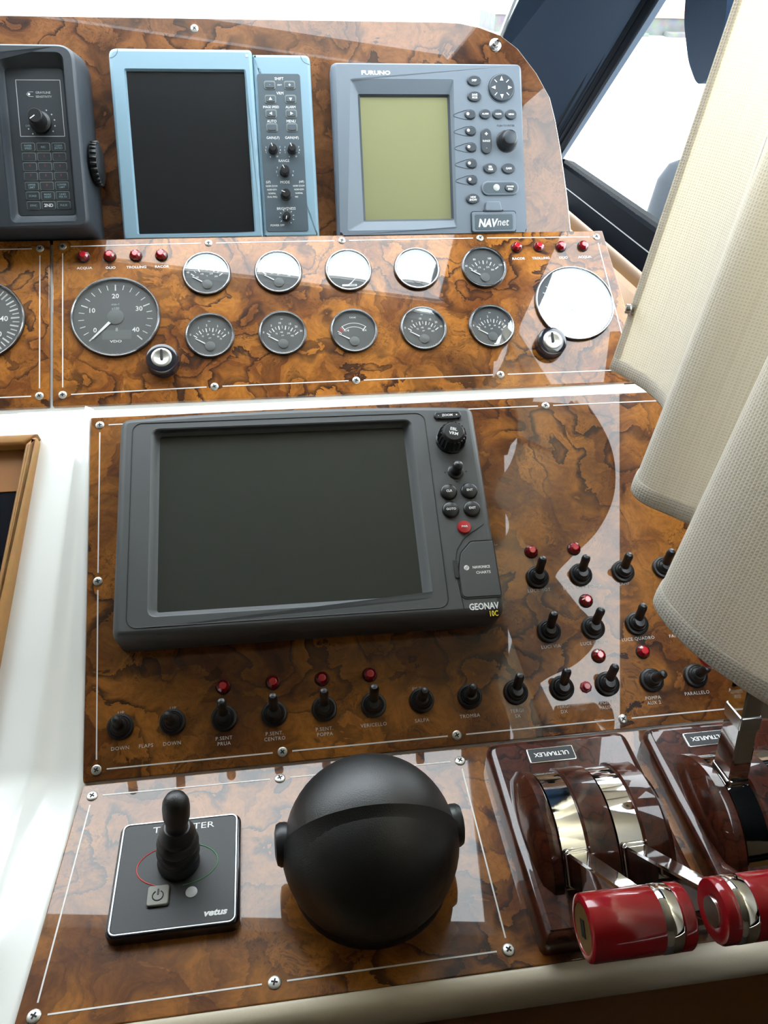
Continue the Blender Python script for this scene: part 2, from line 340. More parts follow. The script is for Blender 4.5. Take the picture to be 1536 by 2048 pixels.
f = thing('boat_fender', 'dark grey wet fender leaning outside below the side window', 'fender', Matrix.Translation((.955, 1.9, ZO-.688)) @ Matrix.Rotation(R(6), 4, 'Y') @ Matrix.Scale(.63, 4))
MB().lathe([(8, 0), (50, 20), (70, 70), (74, 200), (70, 380), (45, 440), (12, 460)], 24, cap0=True).build('body', 'fender_grey', f)
MB().tube([(0, 0, 455), (5, 0, 520), (-5, 0, 560)], 6, 8).build('rope', 'deck_white', f)
f = thing('stanchion', 'thin pale deck stanchion outside the side window', 'post', Matrix.Translation((.915, 1.95, ZO-.69)))
MB().tube([(0, 0, 0), (0, 0, 292)], 2.5, 8).build('post', 'print_grey', f); MB().tube([(-13, 0, 294), (13, 0, 289)], 2.6, 8).build('cap', 'print_grey', f)

# ================================================================== white moulding of the dash
prof = [('D', 262, -6), ('D', 459.5, -5), ('C', 76.5, -5), ('C', 438, -5), ('C', 446, -8), ('B', 330, -8), ('B', 338, -5), ('B', 535, -5), ('B', 536, -30)]
pts = [pw(a, 0, b_, c_)[1:] for a, b_, c_ in prof]
pts += [(958, -330), (1000, -400), (1330, -400), (1330, -640), (300, -680)]
mb = MB()
for x0, x1 in ((-1600, 399),):
    mb.loft([[(x0, y, z) for y, z in pts], [(x1, y, z) for y, z in pts]], cap0=True)
lowp = pts[:6]+[pts[6], (pts[6][0]+10, -640), (300, -680)]
dash = thing('dashboard_moulding', 'white moulded helm dashboard carrying the burl panels', 'dashboard', WM)
mb.build('shell', 'gelcoat', dash, smooth=False)
MB().loft([[(398, y, z) for y, z in lowp], [(432, y, z) for y, z in lowp]], cap0=True).build('end_cheek', 'gelcoat', dash, smooth=False)
# rounded white ridge left of the switch panel
sec = []
def ridge(p, v, xe, xc, xf, hc):
    prs = [(xe+4, -6), (xe+1, -2), (xe-1, .5), (xe-3, 1.2)]
    for t in (.15, .35, .55, .75, .9): prs.append((xe-3+(xc-xe+3)*t, 1.2+(hc-1.2)*t**1.7))
    prs += [(xc, hc), (xc-2.5, hc+.6), (xc-7, hc+.2)]
    prs += [(xc-7+(xf-xc+7)*t, hc+.2+(min(3, hc)-hc)*t*t) for t in (.25, .5, .75, 1)]
    prs += [(xf-30, min(1, hc)), (xf-30, -20)]
    sec.append([pw(p, x, v, h) for x, h in prs])
ridge('C', 446, -193, -198, -234, -6.5); ridge('C', 432, -192, -199, -236, 5); ridge('C', 400, -191.5, -201, -239, 9)
ridge('C', 300, -189.5, -207, -246, 13); ridge('C', 180, -187, -214, -256, 15); ridge('C', 90, -185, -220, -264, 16)
ridge('D', 452, -185.5, -223, -268, 16); ridge('D', 400, -188, -226, -272, 15); ridge('D', 330, -192, -230, -277, 14); ridge('D', 262, -196, -234, -282, 13)
ridge('D', 250, -200, -237, -285, -8); ridge('D', 246, -200, -237, -285, -70)
o = MB().loft(sec, cap1=False, closed=False).build('ridge', 'gelcoat', dash, smooth=True, ang=70)
# cream padded lip along the front edge and wood front below
lip = [(250, -578), (244, -576.5), (238, -578), (233, -583), (230.5, -590), (230.5, -598), (233, -606), (238, -611), (246, -613), (256, -613), (262, -590)]
o = MB().loft([[(x, y, z) for y, z in lip] for x in (-1200, -200, 100, 418)], cap0=True).build('edge_lip', 'cream_vinyl', None, WM, ang=70)
tag(o, 'cream rounded padded lip along the front edge of the dash', 'edge trim')
o = MB().loft([[(x, 244, -614), (x, 241, -618), (x, 241, -640), (x, 244, -644), (x, 244, -1590), (x, 275, -1590), (x, 275, -614)] for x in (-1200, 418)], cap0=True).build('cabinet_front', 'dark_wood', None, WM, smooth=False)
tag(o, 'dark brown wood cabinet front below the cream lip', 'cabinet')
# wood framed dark door at the far left
dm = PM('C', 0, 0, 0)
dr = thing('companionway_door', 'dark glazed door in a honey wood frame at the left edge', 'door', dm)
RX = lambda v: -236-(408-v)*.0935
mb = MB(); q_ = [(RX(408)-11, 397), (RX(96)-12, 107), (RX(96), 96), (RX(408), 408)]
mb.prism(rp(q_, [0.5, .5, .5, 3]), -2, 17, 4).build('frame_rail', 'teak', dr)
MB().prism([(-640, 397), (RX(408)-11.3, 397), (RX(408)-.3, 408), (-640, 408)], -2, 17, 3).build('frame_rail', 'teak', dr)
MB().prism([(-640, 352), (RX(352)-12, 352), (RX(397)-12, 397), (-640, 397)], -2, 5).build('wood_panel', 'dark_wood', dr, smooth=False)
MB().prism([(-640, 96), (RX(96)-.3, 96), (RX(96)-12.3, 107), (-640, 107)], -2, 17, 3).build('frame_rail', 'teak', dr)
MB().prism([(-640, 107), (RX(107)-12, 107), (RX(352)-12, 352), (-640, 352)], -2, 4).build('smoked_pane', 'smoked', dr, smooth=False)

# ================================================================== burl panels
SCR = None
def screw_meshes():
    global SCR
    a = MB().lathe([(4.3, -.4), (4.3, .5), (3.9, .9), (3.2, 1.15), (1.5, 1.35), (.1, 1.4)], 16).mesh('screw', 'screw_metal')
    c_ = MB().box(-2.1, 2.1, -.55, .55, 1.0, 1.5).box(-.55, .55, -2.1, 2.1, 1.0, 1.52).mesh('slot', 'void_black', False)
    SCR = (a, c_)
screw_meshes()
def screw(parent, x, y, sc=1.0):
    o = link('screw', SCR[0], parent, T(x, y, 0, random.uniform(0, 1.5)) @ Matrix.Scale(sc, 4)); link('cross_slot', SCR[1], o); return o
def inlay(parent, x0, y0, x1, y1, wd=1.15):
    d = Vector((x1-x0, y1-y0)); L = d.length; a = math.atan2(d.y, d.x)
    MB().box(0, L, -wd/2, wd/2, -.2, .22).build('inlay_line', 'inlay_white', parent, T(x0, y0, 0, a), smooth=False)
def run(parent, pts, gap=8.5):
    for (x0, y0), (x1, y1) in zip(pts[:-1], pts[1:]):
        d = Vector((x1-x0, y1-y0)).normalized()*gap; inlay(parent, x0+d.x, y0+d.y, x1-d.x, y1-d.y)
# electronics panel
pa = thing('electronics_panel', 'glossy burl wood upright panel with a rounded corner carrying the three big displays', 'panel', PM('A', 0, 0))
oa = [(-640, 454), (-640, 175), (373, 175), (371.5, 214), (367.7, 254), (360.4, 309.6), (354.1, 344.4), (347.7, 370.3), (331.5, 398.2), (309.2, 425.4), (288.7, 440.1), (263.9, 448.6), (240, 453), (216.4, 454)]
MB().prism(oa, -9, 0, .8, 2, cap0=True).build('board', 'burl_a', pa)
MB().prism(inset(oa, 12), -70, -9.2, cap0=True).build('backing_box', 'gelcoat', pa, smooth=False)
MB().tube([(x, y, -3.5) for x, y in oa[2:]], 1.7, 6).build('edge_bead', 'inlay_white', pa)
for x in (-68.4, -300): screw(pa, x, 443.1)
st = MB().lathe([(7.2, -.3), (7.2, 2), (6, 3.2), (5.2, 3.4), (5.2, 6.5), (4.2, 7.6), (3.2, 7.8), (3, 6.0), (.1, 6.0)], 24).build('snap_stud', 'steel', pa, T(281.6, 428.8, 0))
# gauge panels
pb = thing('gauge_panel', 'long glossy burl wood panel holding the ten small round gauges', 'panel', PM('B', 0, 0))
MB().prism(rp([(-238.4, 537.3), (-236.6, 339), (426, 339), (402.6, 537)], 1.5, 3), -5, 0, .8, 2, cap0=True).build('board', 'burl_b', pb)
SB = [(-227.6, 529), (-67.8, 530), (84.7, 530), (249.4, 530), (393.8, 528.5)]; SB2 = [(-226.3, 351.6), (-67.7, 354), (87.2, 354.5), (252.1, 354.5), (408, 354)]
for x, y in SB+SB2: screw(pb, x, y)
run(pb, SB); run(pb, SB2); run(pb, [SB[0], SB2[0]]); run(pb, [SB[-1], SB2[-1]])
pl = thing('side_gauge_panel', 'burl wood panel cut off by the left edge of the picture', 'panel', PM('B', -245, 440))
MB().prism(rp([(-420, 97.5), (-420, -101), (5.0, -101), (3.4, 97.3)], 1.5, 3), -5, 0, .8, 2, cap0=True).build('board', 'burl_b', pl)
for x, y in ((-6.8, 87), (-4.9, -88.5), (-250, 87), (-250, -88.5)): screw(pl, x, y)
run(pl, [(-6.8, 87), (-4.9, -88.5)]); run(pl, [(-250, 87), (-6.8, 87)]); run(pl, [(-250, -88.5), (-4.9, -88.5)])
# switch panel
pc = thing('switch_panel', 'large glossy burl wood panel with the toggle switches and the chart plotter', 'panel', PM('C', 0, 0))
MB().prism(rp([(-190.6, 432.5), (-183.5, 77), (432, 77), (432, 434)], 1.5, 3), -5, 0, .8, 2, cap0=True).build('board', 'burl_c', pc)
SC = [(-181, 423.5), (-177.3, 256), (-172.8, 86.4), (-15.1, 86.3), (141.1, 86), (298.1, 86), (424, 86)]; SC2 = [(-181, 423.5), (-20, 423), (130, 422.5), (287.8, 422.2), (424, 422)]
for x, y in SC[:-1]+SC2[1:-1]: screw(pc, x, y)
run(pc, SC); run(pc, SC2)
# control panel
pd = thing('control_panel', 'flat glossy burl wood panel with the compass, the joystick and the engine levers', 'panel', PM('D', 0, 0))
MB().prism(rp([(-183, 459.3), (-195.5, 266), (432, 267.8), (432, 459.3)], 1.5, 3), -5, 0, .8, 2, cap0=True).build('board', 'burl_d', pd)
SD = [(-173.6, 447.5), (-18.3, 446.2), (139, 445.3), (137.7, 280), (-26.7, 279), (-183.2, 277.8), (-173.6, 447.5)]
for x, y in SD[:-1]: screw(pd, x, y, 1.08)
run(pd, SD)
# printed legends
for x, s in zip((-204.1, -176, -148, -120.2, 292.9, 320.4, 348.2, 374.9), ('ACQUA', 'OLIO', 'TROLLING', 'RACOR', 'RACOR', 'TROLLING', 'OLIO', 'ACQUA')):
    text(pb, s, x, 501.5, .05, 3.0, sx=1.1, bold=.02)
LEG = [(-153.6, 102.6, 'DOWN'), (-131.9, 102.6, 'FLAPS'), (-109.8, 102.6, 'DOWN'), (-65.3, 102.8, 'P.SENT'), (-65.3, 98.2, 'PRUA'), (-21.2, 102.8, 'P.SENT.'), (-21.2, 98.2, 'CENTRO'), (23, 102.6, 'P.SENT.'), (23, 98, 'POPPA'),
       (67.2, 102.1, 'VERICELLO'), (111.1, 102, 'SALPA'), (110, 130.6, 'FILA'), (155.4, 101.9, 'TROMBA'), (-153.6, 132.6, 'UP'), (-109, 132.6, 'UP'), (241.9, 215.3, 'LUCE MOT'), (286.2, 215.2, 'LUCE SALA POPPA'), (329.3, 215.4, 'LAMP'),
       (243.1, 159, 'LUCI VIA'), (286.9, 159, 'LUCE SONDA'), (330.6, 159.2, 'LUCE QUADRO'), (368, 159.2, 'FARO'), (199.7, 102.4, 'TERGI'), (199.7, 97.8, 'SX'), (243.9, 102.4, 'TERGI'), (243.9, 97.8, 'DX'),
       (287.3, 102.4, 'POMPA'), (287.3, 97.8, 'AUX 1'), (331.5, 102.6, 'POMPA'), (331.5, 98, 'AUX 2'), (375.6, 103.2, 'PARALLELO'), (414, 103.1, 'AUTO')]
for x, y, s in LEG: text(pc, s, x, y, .05, 3.2, 'legend', sx=.98, space=1.12)

# ================================================================== gauges
def scale_print(mb, a0, a1, n, r0, r1, cx, cy, wd, z, major=0, wmaj=1.6, r0maj=None):
    for i in range(n):
        a = R(a0+(a1-a0)*i/(n-1)); mj = major and i % major == 0
        w_ = wd*(wmaj if mj else 1); rr0 = (r0maj if (mj and r0maj is not None) else r0)
        c_, s_ = math.cos(a), math.sin(a); p_, q_ = -s_*w_/2, c_*w_/2
        b0 = len(mb.v)
        mb.v += [(cx+rr0*c_+p_, cy+rr0*s_+q_, z), (cx+rr0*c_-p_, cy+rr0*s_-q_, z), (cx+r1*c_-p_, cy+r1*s_-q_, z), (cx+r1*c_+p_, cy+r1*s_+q_, z)]; mb.f.append((b0, b0+1, b0+2, b0+3))
    return mb
def arc_strip(mb, a0, a1, r0, r1, cx, cy, z, n=14):
    b0 = len(mb.v)
    for i in range(n+1):
        a = R(a0+(a1-a0)*i/n); mb.v += [(cx+r0*math.cos(a), cy+r0*math.sin(a), z), (cx+r1*math.cos(a), cy+r1*math.sin(a), z)]
    for i in range(n): mb.f.append((b0+2*i, b0+2*i+1, b0+2*i+3, b0+2*i+2))
    return mb
def gauge_body(t, Rg, depth):
    MB().frame([(circ(Rg, 56), -.5), (circ(Rg, 56), 2.6), (circ(Rg-.7, 56), 3.2)]).build('gasket', 'bezel_black', t)
    MB().frame([(circ(Rg-.6, 56), 1.5), (circ(Rg-.8, 56), 4.0), (circ(Rg-1.3, 56), 4.6), (circ(Rg-2.0, 56), 4.6), (circ(Rg-2.6, 56), 4.0), (circ(Rg-2.9, 56), 2.2)]).build('bezel', 'bezel', t)
    MB().frame([(circ(Rg-2.7, 56), 2.4), (circ(Rg-3.4, 56), .9)]).build('inner_ring', 'dial', t)
    MB().prism(circ(Rg-3.0, 56), .6, .9).build('dial', 'dial', t)
    Rs = (Rg-2.8); D_ = Rs*Rs/(2*depth); prof = [(Rs*k/6, 3.3+depth-(Rs*k/6)**2/(2*D_)) for k in range(6, 0, -1)]+[(.05, 3.3+depth)]
    MB().lathe(prof, 56).build('glass', 'gauge_glass', t, ang=80)
def needle(t, a, r0, r1, cx, cy, hub, z=1.6, w0=1.3, w1=.8):
    nd = MB().prism([(r0, -w0/2), (r1, -w1/2), (r1, w1/2), (r0, w0/2)], 0, .35).build('needle', 'print_white', t, T(cx, cy, z, R(a)), smooth=False)
    MB().lathe([(hub, 0), (hub, .9), (hub*.85, 1.2), (.05, 1.25)], 24).build('hub', 'dial_hub', t, T(cx, cy, .9))
ROUND = 'small round instruments in the gauge panel'
def small_gauge(u, v, kind, label):
    t = thing('small_gauge', label, 'gauge', PM('B', u, v), ROUND); gauge_body(t, 27, .35)
    cy = -13; z = 1.0
    def nums(lst, r, h, mat='print_white'):
        for a, s in lst: text(t, s, r*math.cos(R(a)), cy+r*math.sin(R(a)), z, h, mat, sx=.9, bold=.015)
    if kind in ('temp', 'low', 'mid', 'high'):
        n = {'temp': 9, 'low': 11, 'mid': 11, 'high': 11}[kind]
        MB.build(scale_print(MB(), 142, 38, n, 18.6, 22.2, 0, cy, .55, z, 2, 1.9, 17.4), 'scale_print', 'print_white', t, smooth=False)
        if kind == 'temp': nums([(143, '40'), (113, '80'), (72, '100'), (38, '120')], 26, 2.5); nums([(140, '105'), (112, '175'), (70, '210'), (44, '250')], 14.2, 2.0); text(t, '°F', 0, -2.5, z, 1.8)
        if kind == 'mid': nums([(145, '0'), (118, '2'), (97, '4'), (70, '6'), (50, '8'), (37, '10')], 25.6, 2.5); nums([(122, '29'), (98, '58'), (72, '87'), (52, '116'), (36, '145')], 14.5, 1.9); text(t, 'psi', 0, -2.5, z, 1.8)
        if kind == 'low': nums([(145, '0'), (118, '1'), (97, '2'), (70, '3'), (50, '4'), (37, '5')], 25.6, 2.5); nums([(122, '15'), (98, '29'), (74, '44'), (52, '58'), (36, '73')], 14.5, 1.9); text(t, 'psi', 0, -3.0, z, 1.8); text(t, 'bar', 0, 17.5, z, 1.6)
        if kind == 'high': nums([(145, '0'), (118, '5'), (96, '10'), (70, '15'), (53, '20'), (36, '30')], 25.6, 2.5); nums([(118, '73'), (95, '145'), (62, '290'), (42, '435')], 14.2, 1.9); text(t, 'psi', 0, -2.8, z, 1.8); text(t, 'bar', 0, 17.5, z, 1.6)
        needle(t, 149, 6.2, 18.5, 0, cy, 5.6)
    if kind == 'synchro':
        MB.build(scale_print(MB(), 150, 30, 19, 19.5, 24, 0, cy, .5, z, 3, 1.3, 19.5), 'scale_print', 'print_white', t, smooth=False)
        MB.build(arc_strip(MB(), 148, 96, 16.6, 17.8, 0, cy, z), 'red_band', 'print_red', t, smooth=False); MB.build(arc_strip(MB(), 84, 40, 16.6, 17.8, 0, cy, z), 'green_band', 'print_green', t, smooth=False)
        for a, s in ((146, '20'), (122, '10')): text(t, s, 27*math.cos(R(a)), cy+26*math.sin(R(a)), z, 2.2)
        MB().prism([(-.5, 1), (.5, 1), (.35, 13), (-.35, 13)], 1.5, 1.9).build('needle', 'print_white', t, smooth=False)
        MB().prism([(-3, -19), (1, -18), (9, -8.5), (2, -15)], .95, 1.1).build('arrow_print', 'print_white', t, smooth=False)
        MB().prism(rr(17, 2.4, .6, 0, -18.6), .95, 1.1).build('name_strip', 'print_white', t, smooth=False); MB().prism(rr(7, .9, .2, 3.5, -18.6), 1.05, 1.15).build('name_mark', 'dial', t, smooth=False)
    if kind == 'tank':
        MB.build(arc_strip(MB(), 125, 52, 22.2, 22.8, 0, cy, z), 'scale_print', 'print_white', t, smooth=False); MB.build(arc_strip(MB(), 125, 52, 17.6, 18.2, 0, cy, z), 'scale_print', 'print_white', t, smooth=False)
        MB.build(scale_print(MB(), 125, 52, 2, 16.6, 23, 0, cy, 1.0, z), 'scale_print', 'print_white', t, smooth=False); MB.build(arc_strip(MB(), 141, 127, 17.6, 22.4, 0, cy, z), 'red_band', 'print_darkred', t, smooth=False)
        MB.build(scale_print(MB(), 144, 130, 2, 17, 22.6, 0, cy, .8, z), 'scale_print', 'print_white', t, smooth=False)
        text(t, 'TANK', 0, 16.4, z, 2.1); text(t, '1/4', -8, .6, z, 3.0); text(t, '4/4', 12, .2, z, 2.7)
        needle(t, 151, 6.2, 20, 0, cy, 5.6)
KND = ['temp', 'mid', 'synchro', 'mid', 'temp', 'low', 'high', 'tank', 'high', 'low']
LAB = ['round temperature gauge, first from the left in the top row', 'round pressure gauge, second from the left in the top row', 'round gauge with red and green arcs, middle of the top row', 'round pressure gauge, fourth from the left in the top row', 'round temperature gauge at the right end of the top row',
       'round pressure gauge, first from the left in the lower row', 'round pressure gauge, second from the left in the lower row', 'round tank level gauge with red mark, middle of the lower row', 'round pressure gauge, fourth from the left in the lower row', 'round pressure gauge at the right end of the lower row']
for i in range(10): small_gauge(-71+80*(i % 5) if i < 5 else -70.4+79.8*(i % 5), 490.2 if i < 5 else 414.4, KND[i], LAB[i])
def tach(u, v, label, kind='rpm'):
    t = thing('tachometer', label, 'gauge', PM('B', u, v)); gauge_body(t, 48, .5); z = 1.0
    if kind == 'rpm':
        mb = MB()
        for i in range(21):
            a = 225-270*i/20; mj = i % 5 == 0; scale_print(mb, a, a-.1, 2, 32 if mj else 33.5, 39.5, 0, 0, 1.3 if mj else .8, z)
        mb.build('scale_print', 'print_white', t, smooth=False)
        for a, s in ((216, '0'), (160, '10'), (90, '20'), (22, '30'), (-38, '40')): text(t, s, 27*math.cos(R(a)), 25.5*math.sin(R(a)), z, 5.6, bold=.02)
        text(t, 'min-1', 0, 15.5, z, 2.8, 'print_grey'); text(t, 'x100', 0, 10.5, z, 3, 'print_grey')
        text(t, '8', 1, -15, z, 4.2, 'print_grey'); text(t, 'VDO', 0, -29, z, 2.8, sx=1.5, bold=.02)
        MB().prism(rr(31, 11, .8, 1, -21), .85, .97).build('lcd_window', 'dial_hub', t, smooth=False)
        needle(t, 226, 9, 35.5, 0, 0, 9, w0=3.2, w1=1.6)
    else:
        mb = MB()
        for i in range(41):
            a = 235-290*i/40; mj = i % 2 == 0; scale_print(mb, a, a-.1, 2, 33 if mj else 35, 42.0, 0, 0, 1.7 if mj else 1.1, z)
        mb.build('scale_print', 'print_white', t, smooth=False)
        for a, s in ((3, '40'), (-40, '50'), (60, '30'), (120, '20'), (178, '10')): text(t, s, 26*math.cos(R(a)), 26*math.sin(R(a)), z, 6.2, bold=.02)
        needle(t, 238, 9, 35, 0, 0, 9, w0=3.2, w1=1.6)
tach(-170.9, 440.2, 'large round rev counter reading zero above the left ignition lock')
tach(352.4, 440.2, 'large round rev counter with glass washed out white at the right end')
tach(-313.5, 441, 'large round dial cut off by the left edge of the picture', 'dense')
def key_lock(u, v, label):
    t = thing('ignition_lock', label, 'key switch', PM('B', u, v), 'ignition key switches')
    MB().lathe([(17.5, -.3), (17.5, 3), (16.8, 5), (16.8, 7), (17.2, 8), (17.2, 11), (16, 13.2), (14, 14), (10.6, 14)], 36, cap1=False).build('collar', 'gloss_black', t)
    MB().lathe([(10.8, 10), (10.8, 14.6), (9.8, 15.2), (7.4, 15.2), (6.2, 14.4), (.05, 14.2)], 32).build('barrel', 'screw_metal', t)
    MB().prism(rr(2.6, 12, 1.0, 0, 3.2), 13.6, 15.4).build('keyway', 'void_black', t, smooth=False)
key_lock(-121, 384, 'black ignition lock under the left rev counter'); key_lock(314.1, 388, 'black ignition lock under the right rev counter')
# ================================================================== jewel lamps
LM = {}
def lamp(p, u, v, label, group, sc=1.0):
    if not LM:
        LM['b'] = MB().lathe([(6.6, -.3), (6.6, .8), (6.1, 1.2), (5.6, 1.2)], 24, cap1=False).mesh('bezel', 'void_black')
        LM['l'] = MB().lathe([(6.0, .6), (6.2, 2.4), (5.3, 4.6), (3.3, 6.3)], 10, cap1=False).mesh('lens', 'jewel', False)
        LM['c'] = MB().lathe([(3.3, 6.3), (2.6, 6.5), (.05, 6.5)], 10).mesh('lens_top', 'jewel_core', False)
    t = thing('warning_lamp', label, 'lamp', PM(p, u, v) @ Matrix.Scale(sc, 4), group)
    link('bezel', LM['b'], t); link('lens', LM['l'], t); link('lens_top', LM['c'], t)
for i, (u, s) in enumerate(((-204.7, 'ACQUA'), (-176.7, 'OLIO'), (-148.5, 'TROLLING'), (-120.4, 'RACOR'))): lamp('B', u, 515.2, 'red jewel lamp over the %s legend at the left of the gauge panel' % s, 'red jewel lamps on the gauge panel', 1.08)
for i, (u, s) in enumerate(((292.2, 'RACOR'), (319.4, 'TROLLING'), (347.0, 'OLIO'), (374.5, 'ACQUA'))): lamp('B', u, 515.8, 'red jewel lamp over the %s legend at the right of the gauge panel' % s, 'red jewel lamps on the gauge panel', 1.02)
for u, v, s in ((-64.7, 147.5, 'dim red jewel lamp above the P.SENT PRUA switch'), (-20.2, 147.5, 'dim red jewel lamp above the P.SENT. CENTRO switch'), (24, 147, 'dim red jewel lamp above the P.SENT. POPPA switch'), (68, 147, 'dim red jewel lamp above the VERICELLO switch'),
                (241, 255.4, 'red jewel lamp above the LUCE MOT switch'), (285.4, 255.4, 'red jewel lamp above the LUCE POPPA switch'), (286.6, 200.8, 'red jewel lamp above the LUCE SONDA switch'), (287.5, 146, 'red jewel lamp above the switch beside the small red push button'), (331.8, 146.2, 'red jewel lamp under the LUCE QUADRO legend')):
    lamp('C', u, v, s, 'red jewel lamps on the switch panel', 1.05)
t = thing('push_button', 'small red push button between the TERGI DX and POMPA AUX 1 switches', 'button', PM('C', 269, 118))
MB().lathe([(5.6, -.3), (5.6, 1.2), (4.6, 2.2), (3.6, 2.2)], 8, cap1=False).build('nut', 'print_darkred', t, smooth=False); MB().lathe([(3.4, 1), (3.4, 4.6), (2.6, 5.4), (.05, 5.5)], 20).build('plunger', 'button_red', t)
# ================================================================== toggle switches
TG = {}
def toggle(u, v, tv, tu, label):
    if not TG:
        TG['f'] = MB().lathe([(10.2, -.4), (10.2, 2.4), (9.6, 3.4), (8.2, 3.8), (7.8, 3.2), (7.2, 3.2)], 28, cap1=False).mesh('flange', 'boot_rubber')
        TG['b'] = MB().lathe([(7.6, 2.6), (7.4, 5), (6.5, 6.2), (6.0, 6.0), (5.6, 6.6), (4.9, 8.6), (4.3, 9.4), (.05, 9.6)], 24).mesh('boot', 'boot_rubber')
        TG['l'] = MB().lathe([(4.3, 3), (3.9, 9), (3.6, 18), (3.8, 21.5), (3.5, 23.8), (2.4, 25.4), (.05, 26)], 18).mesh('lever', 'boot_rubber')
    t = thing('toggle_switch', label, 'switch', PM('C', u, v) @ Matrix.Scale(1.12, 4), 'toggle switches with black rubber boots')
    link('flange', TG['f'], t); link('boot', TG['b'], t); link('lever', TG['l'], t, Matrix.Rotation(R(-tv), 4, 'X') @ Matrix.Rotation(R(tu), 4, 'Y'))
B_ = 'black rubber-booted toggle switch '
for u, v, tv, tu, s in ((-153.4, 120.5, 4, 3, 'at the far left above DOWN'), (-108.9, 120.5, 4, -2, 'right of FLAPS above the second DOWN'), (-64.4, 119.8, 22, 0, 'over P.SENT PRUA'), (-20.4, 119.5, 24, 0, 'over P.SENT. CENTRO'), (24.1, 120, 24, 0, 'over P.SENT. POPPA'), (68.7, 119.2, 25, 0, 'over VERICELLO'), (112.8, 119.4, 8, 0, 'over SALPA'), (157.6, 119, 8, -2, 'over TROMBA'),
                        (201.2, 119, 22, 0, 'over TERGI SX'), (245.6, 119, 24, 0, 'over TERGI DX'), (290, 119, 24, 3, 'over the first POMPA legend'), (333.6, 118.6, 1, 2, 'over the second POMPA legend, tilted right'), (377.9, 119, 4, 0, 'over PARALLELO'), (243.5, 173.5, 22, 0, 'over LUCI VIA'), (287.6, 173.2, 24, 5, 'over LUCE SONDA'), (332, 173.6, 24, 0, 'over LUCE QUADRO'),
                        (242.2, 228, 24, 2, 'over LUCE MOT'), (286.5, 227.6, 21, 0, 'over LUCE POPPA'), (330.5, 227.6, 18, -2, 'right of the LUCE POPPA switch'), (373.5, 228.4, 18, 0, 'half hidden behind the curtain hem')):
    toggle(u, v, tv, tu, B_+s)
# ================================================================== chart plotter on the switch panel
cp = thing('chart_plotter', 'large dark grey chart plotter with a blank screen on the switch panel', 'chart plotter', PM('C', 19, 296, 0, R(-.6)))
def arch(x0, x1, y0, y1, r, rise=5, n=10):
    top_ = [(x1-(x1-x0)*i/n, y1+rise*(1-(2*i/n-1)**2)) for i in range(n+1)]
    return rp([(x0, y0), (x1, y0)]+top_, [r, r]+[r]+[0.01]*(n-1)+[r], 4)
ob = arch(-174, 177, -111, 111, 11); of = ob
bo = rr(254, 188, 7, -16, 2, 4); bi = rr(239, 177, 2, -16.5, 3.5, 4)
sc_out = lambda d: inset(of, d)
mb = MB(); lev = [(of, 0), (of, 26)]
for i in range(1, 6):
    a = math.pi/2*i/5; lev.append((inset(of, 8*(1-math.cos(a))), 26+14*math.sin(a)))
mb.frame(lev)
oz = lev[-1][0]
mb.build('case', 'plotter_grey', cp, ang=50)
# front face: plate with an opening, built as a bridge between outline and opening
def bridge(mb, outer, inner, z, z2=None):
    """fill between two rings of any count by fanning by angle"""
    z2 = z if z2 is None else z2
    cx = sum(p[0] for p in inner)/len(inner); cy = sum(p[1] for p in inner)/len(inner)
    an = lambda p: math.atan2(p[1]-cy, p[0]-cx)
    O = sorted(outer, key=an); I = sorted(inner, key=an); b0 = len(mb.v)
    mb.v += [(*p, z) for p in O]+[(*p, z2) for p in I]; i = j = 0; NO, NI = len(O), len(I)
    while i < NO or j < NI:
        ao = an(O[i % NO])+2*math.pi*(i // NO); ai = an(I[j % NI])+2*math.pi*(j // NI)
        ao1 = an(O[(i+1) % NO])+2*math.pi*((i+1) // NO); ai1 = an(I[(j+1) % NI])+2*math.pi*((j+1) // NI)
        if (ao1 <= ai1 and i < NO) or j >= NI: mb.f.append((b0+i % NO, b0+(i+1) % NO, b0+NO+j % NI)); i += 1
        else: mb.f.append((b0+NO+(j+1) % NI, b0+NO+j % NI, b0+i % NO)); j += 1
    return mb
bridge(MB(), oz, bo, 40).build('front_plate', 'plotter_grey', cp, smooth=False)
MB().frame([(bo, 40), (inset(bo, 1.2), 39.2), (inset(bi, -3), 33), (bi, 30)]).build('screen_bezel', 'plotter_grey', cp)
MB().prism(inset(bi, -.5), 27, 30.2).build('screen', 'screen_dark', cp, smooth=False)
# groove line around the screen area and sweeping line on the key side
gl = rr(285, 203, 9, -18, .8, 5)
MB().tube([(*p, 40) for p in gl]+[(*gl[0], 40)], .55, 5).build('groove', 'print_black', cp)
MB().tube([(175-4, -18, 39), (166, -23, 40), (156, -29, 40.1), (146, -36, 40.1), (139, -46, 40.1), (136, -58, 40.1), (136, -78, 40.1), (138, -104, 40)], .45, 5).build('groove', 'print_black', cp)
def dev_key(parent, name, ring, z0, z1, mat, bev=1.2): return MB().prism(ring, z0, z1, bev, 3).build(name, mat, parent)
X = lambda u: u-19
Y = lambda v: v-296
zk = rp([(X(156), Y(399.5)), (X(156), Y(388)), (X(161), Y(390)), (X(174), Y(390)), (X(179), Y(388)), (X(179), Y(399.5)), (X(174), Y(397.5)), (X(161), Y(397.5))], 3, 4)
zk = [(X(167)+p[0]*1.0, Y(393.8)+p[1]) for p in [(a*14.6 if abs(b_) < .5 else a*14.6, b_) for a, b_ in []]] or zk
rk = []
for i in range(48):
    a = 2*math.pi*i/48; c_, s_ = math.cos(a), math.sin(a); x = 9*c_; rk.append((X(167)+ (7.8 if c_ > 0 else -7.8)*(abs(c_)**.35)+6.2*c_, Y(393.6)+6.2*s_*(1 if abs(c_) > .62 else .72)))
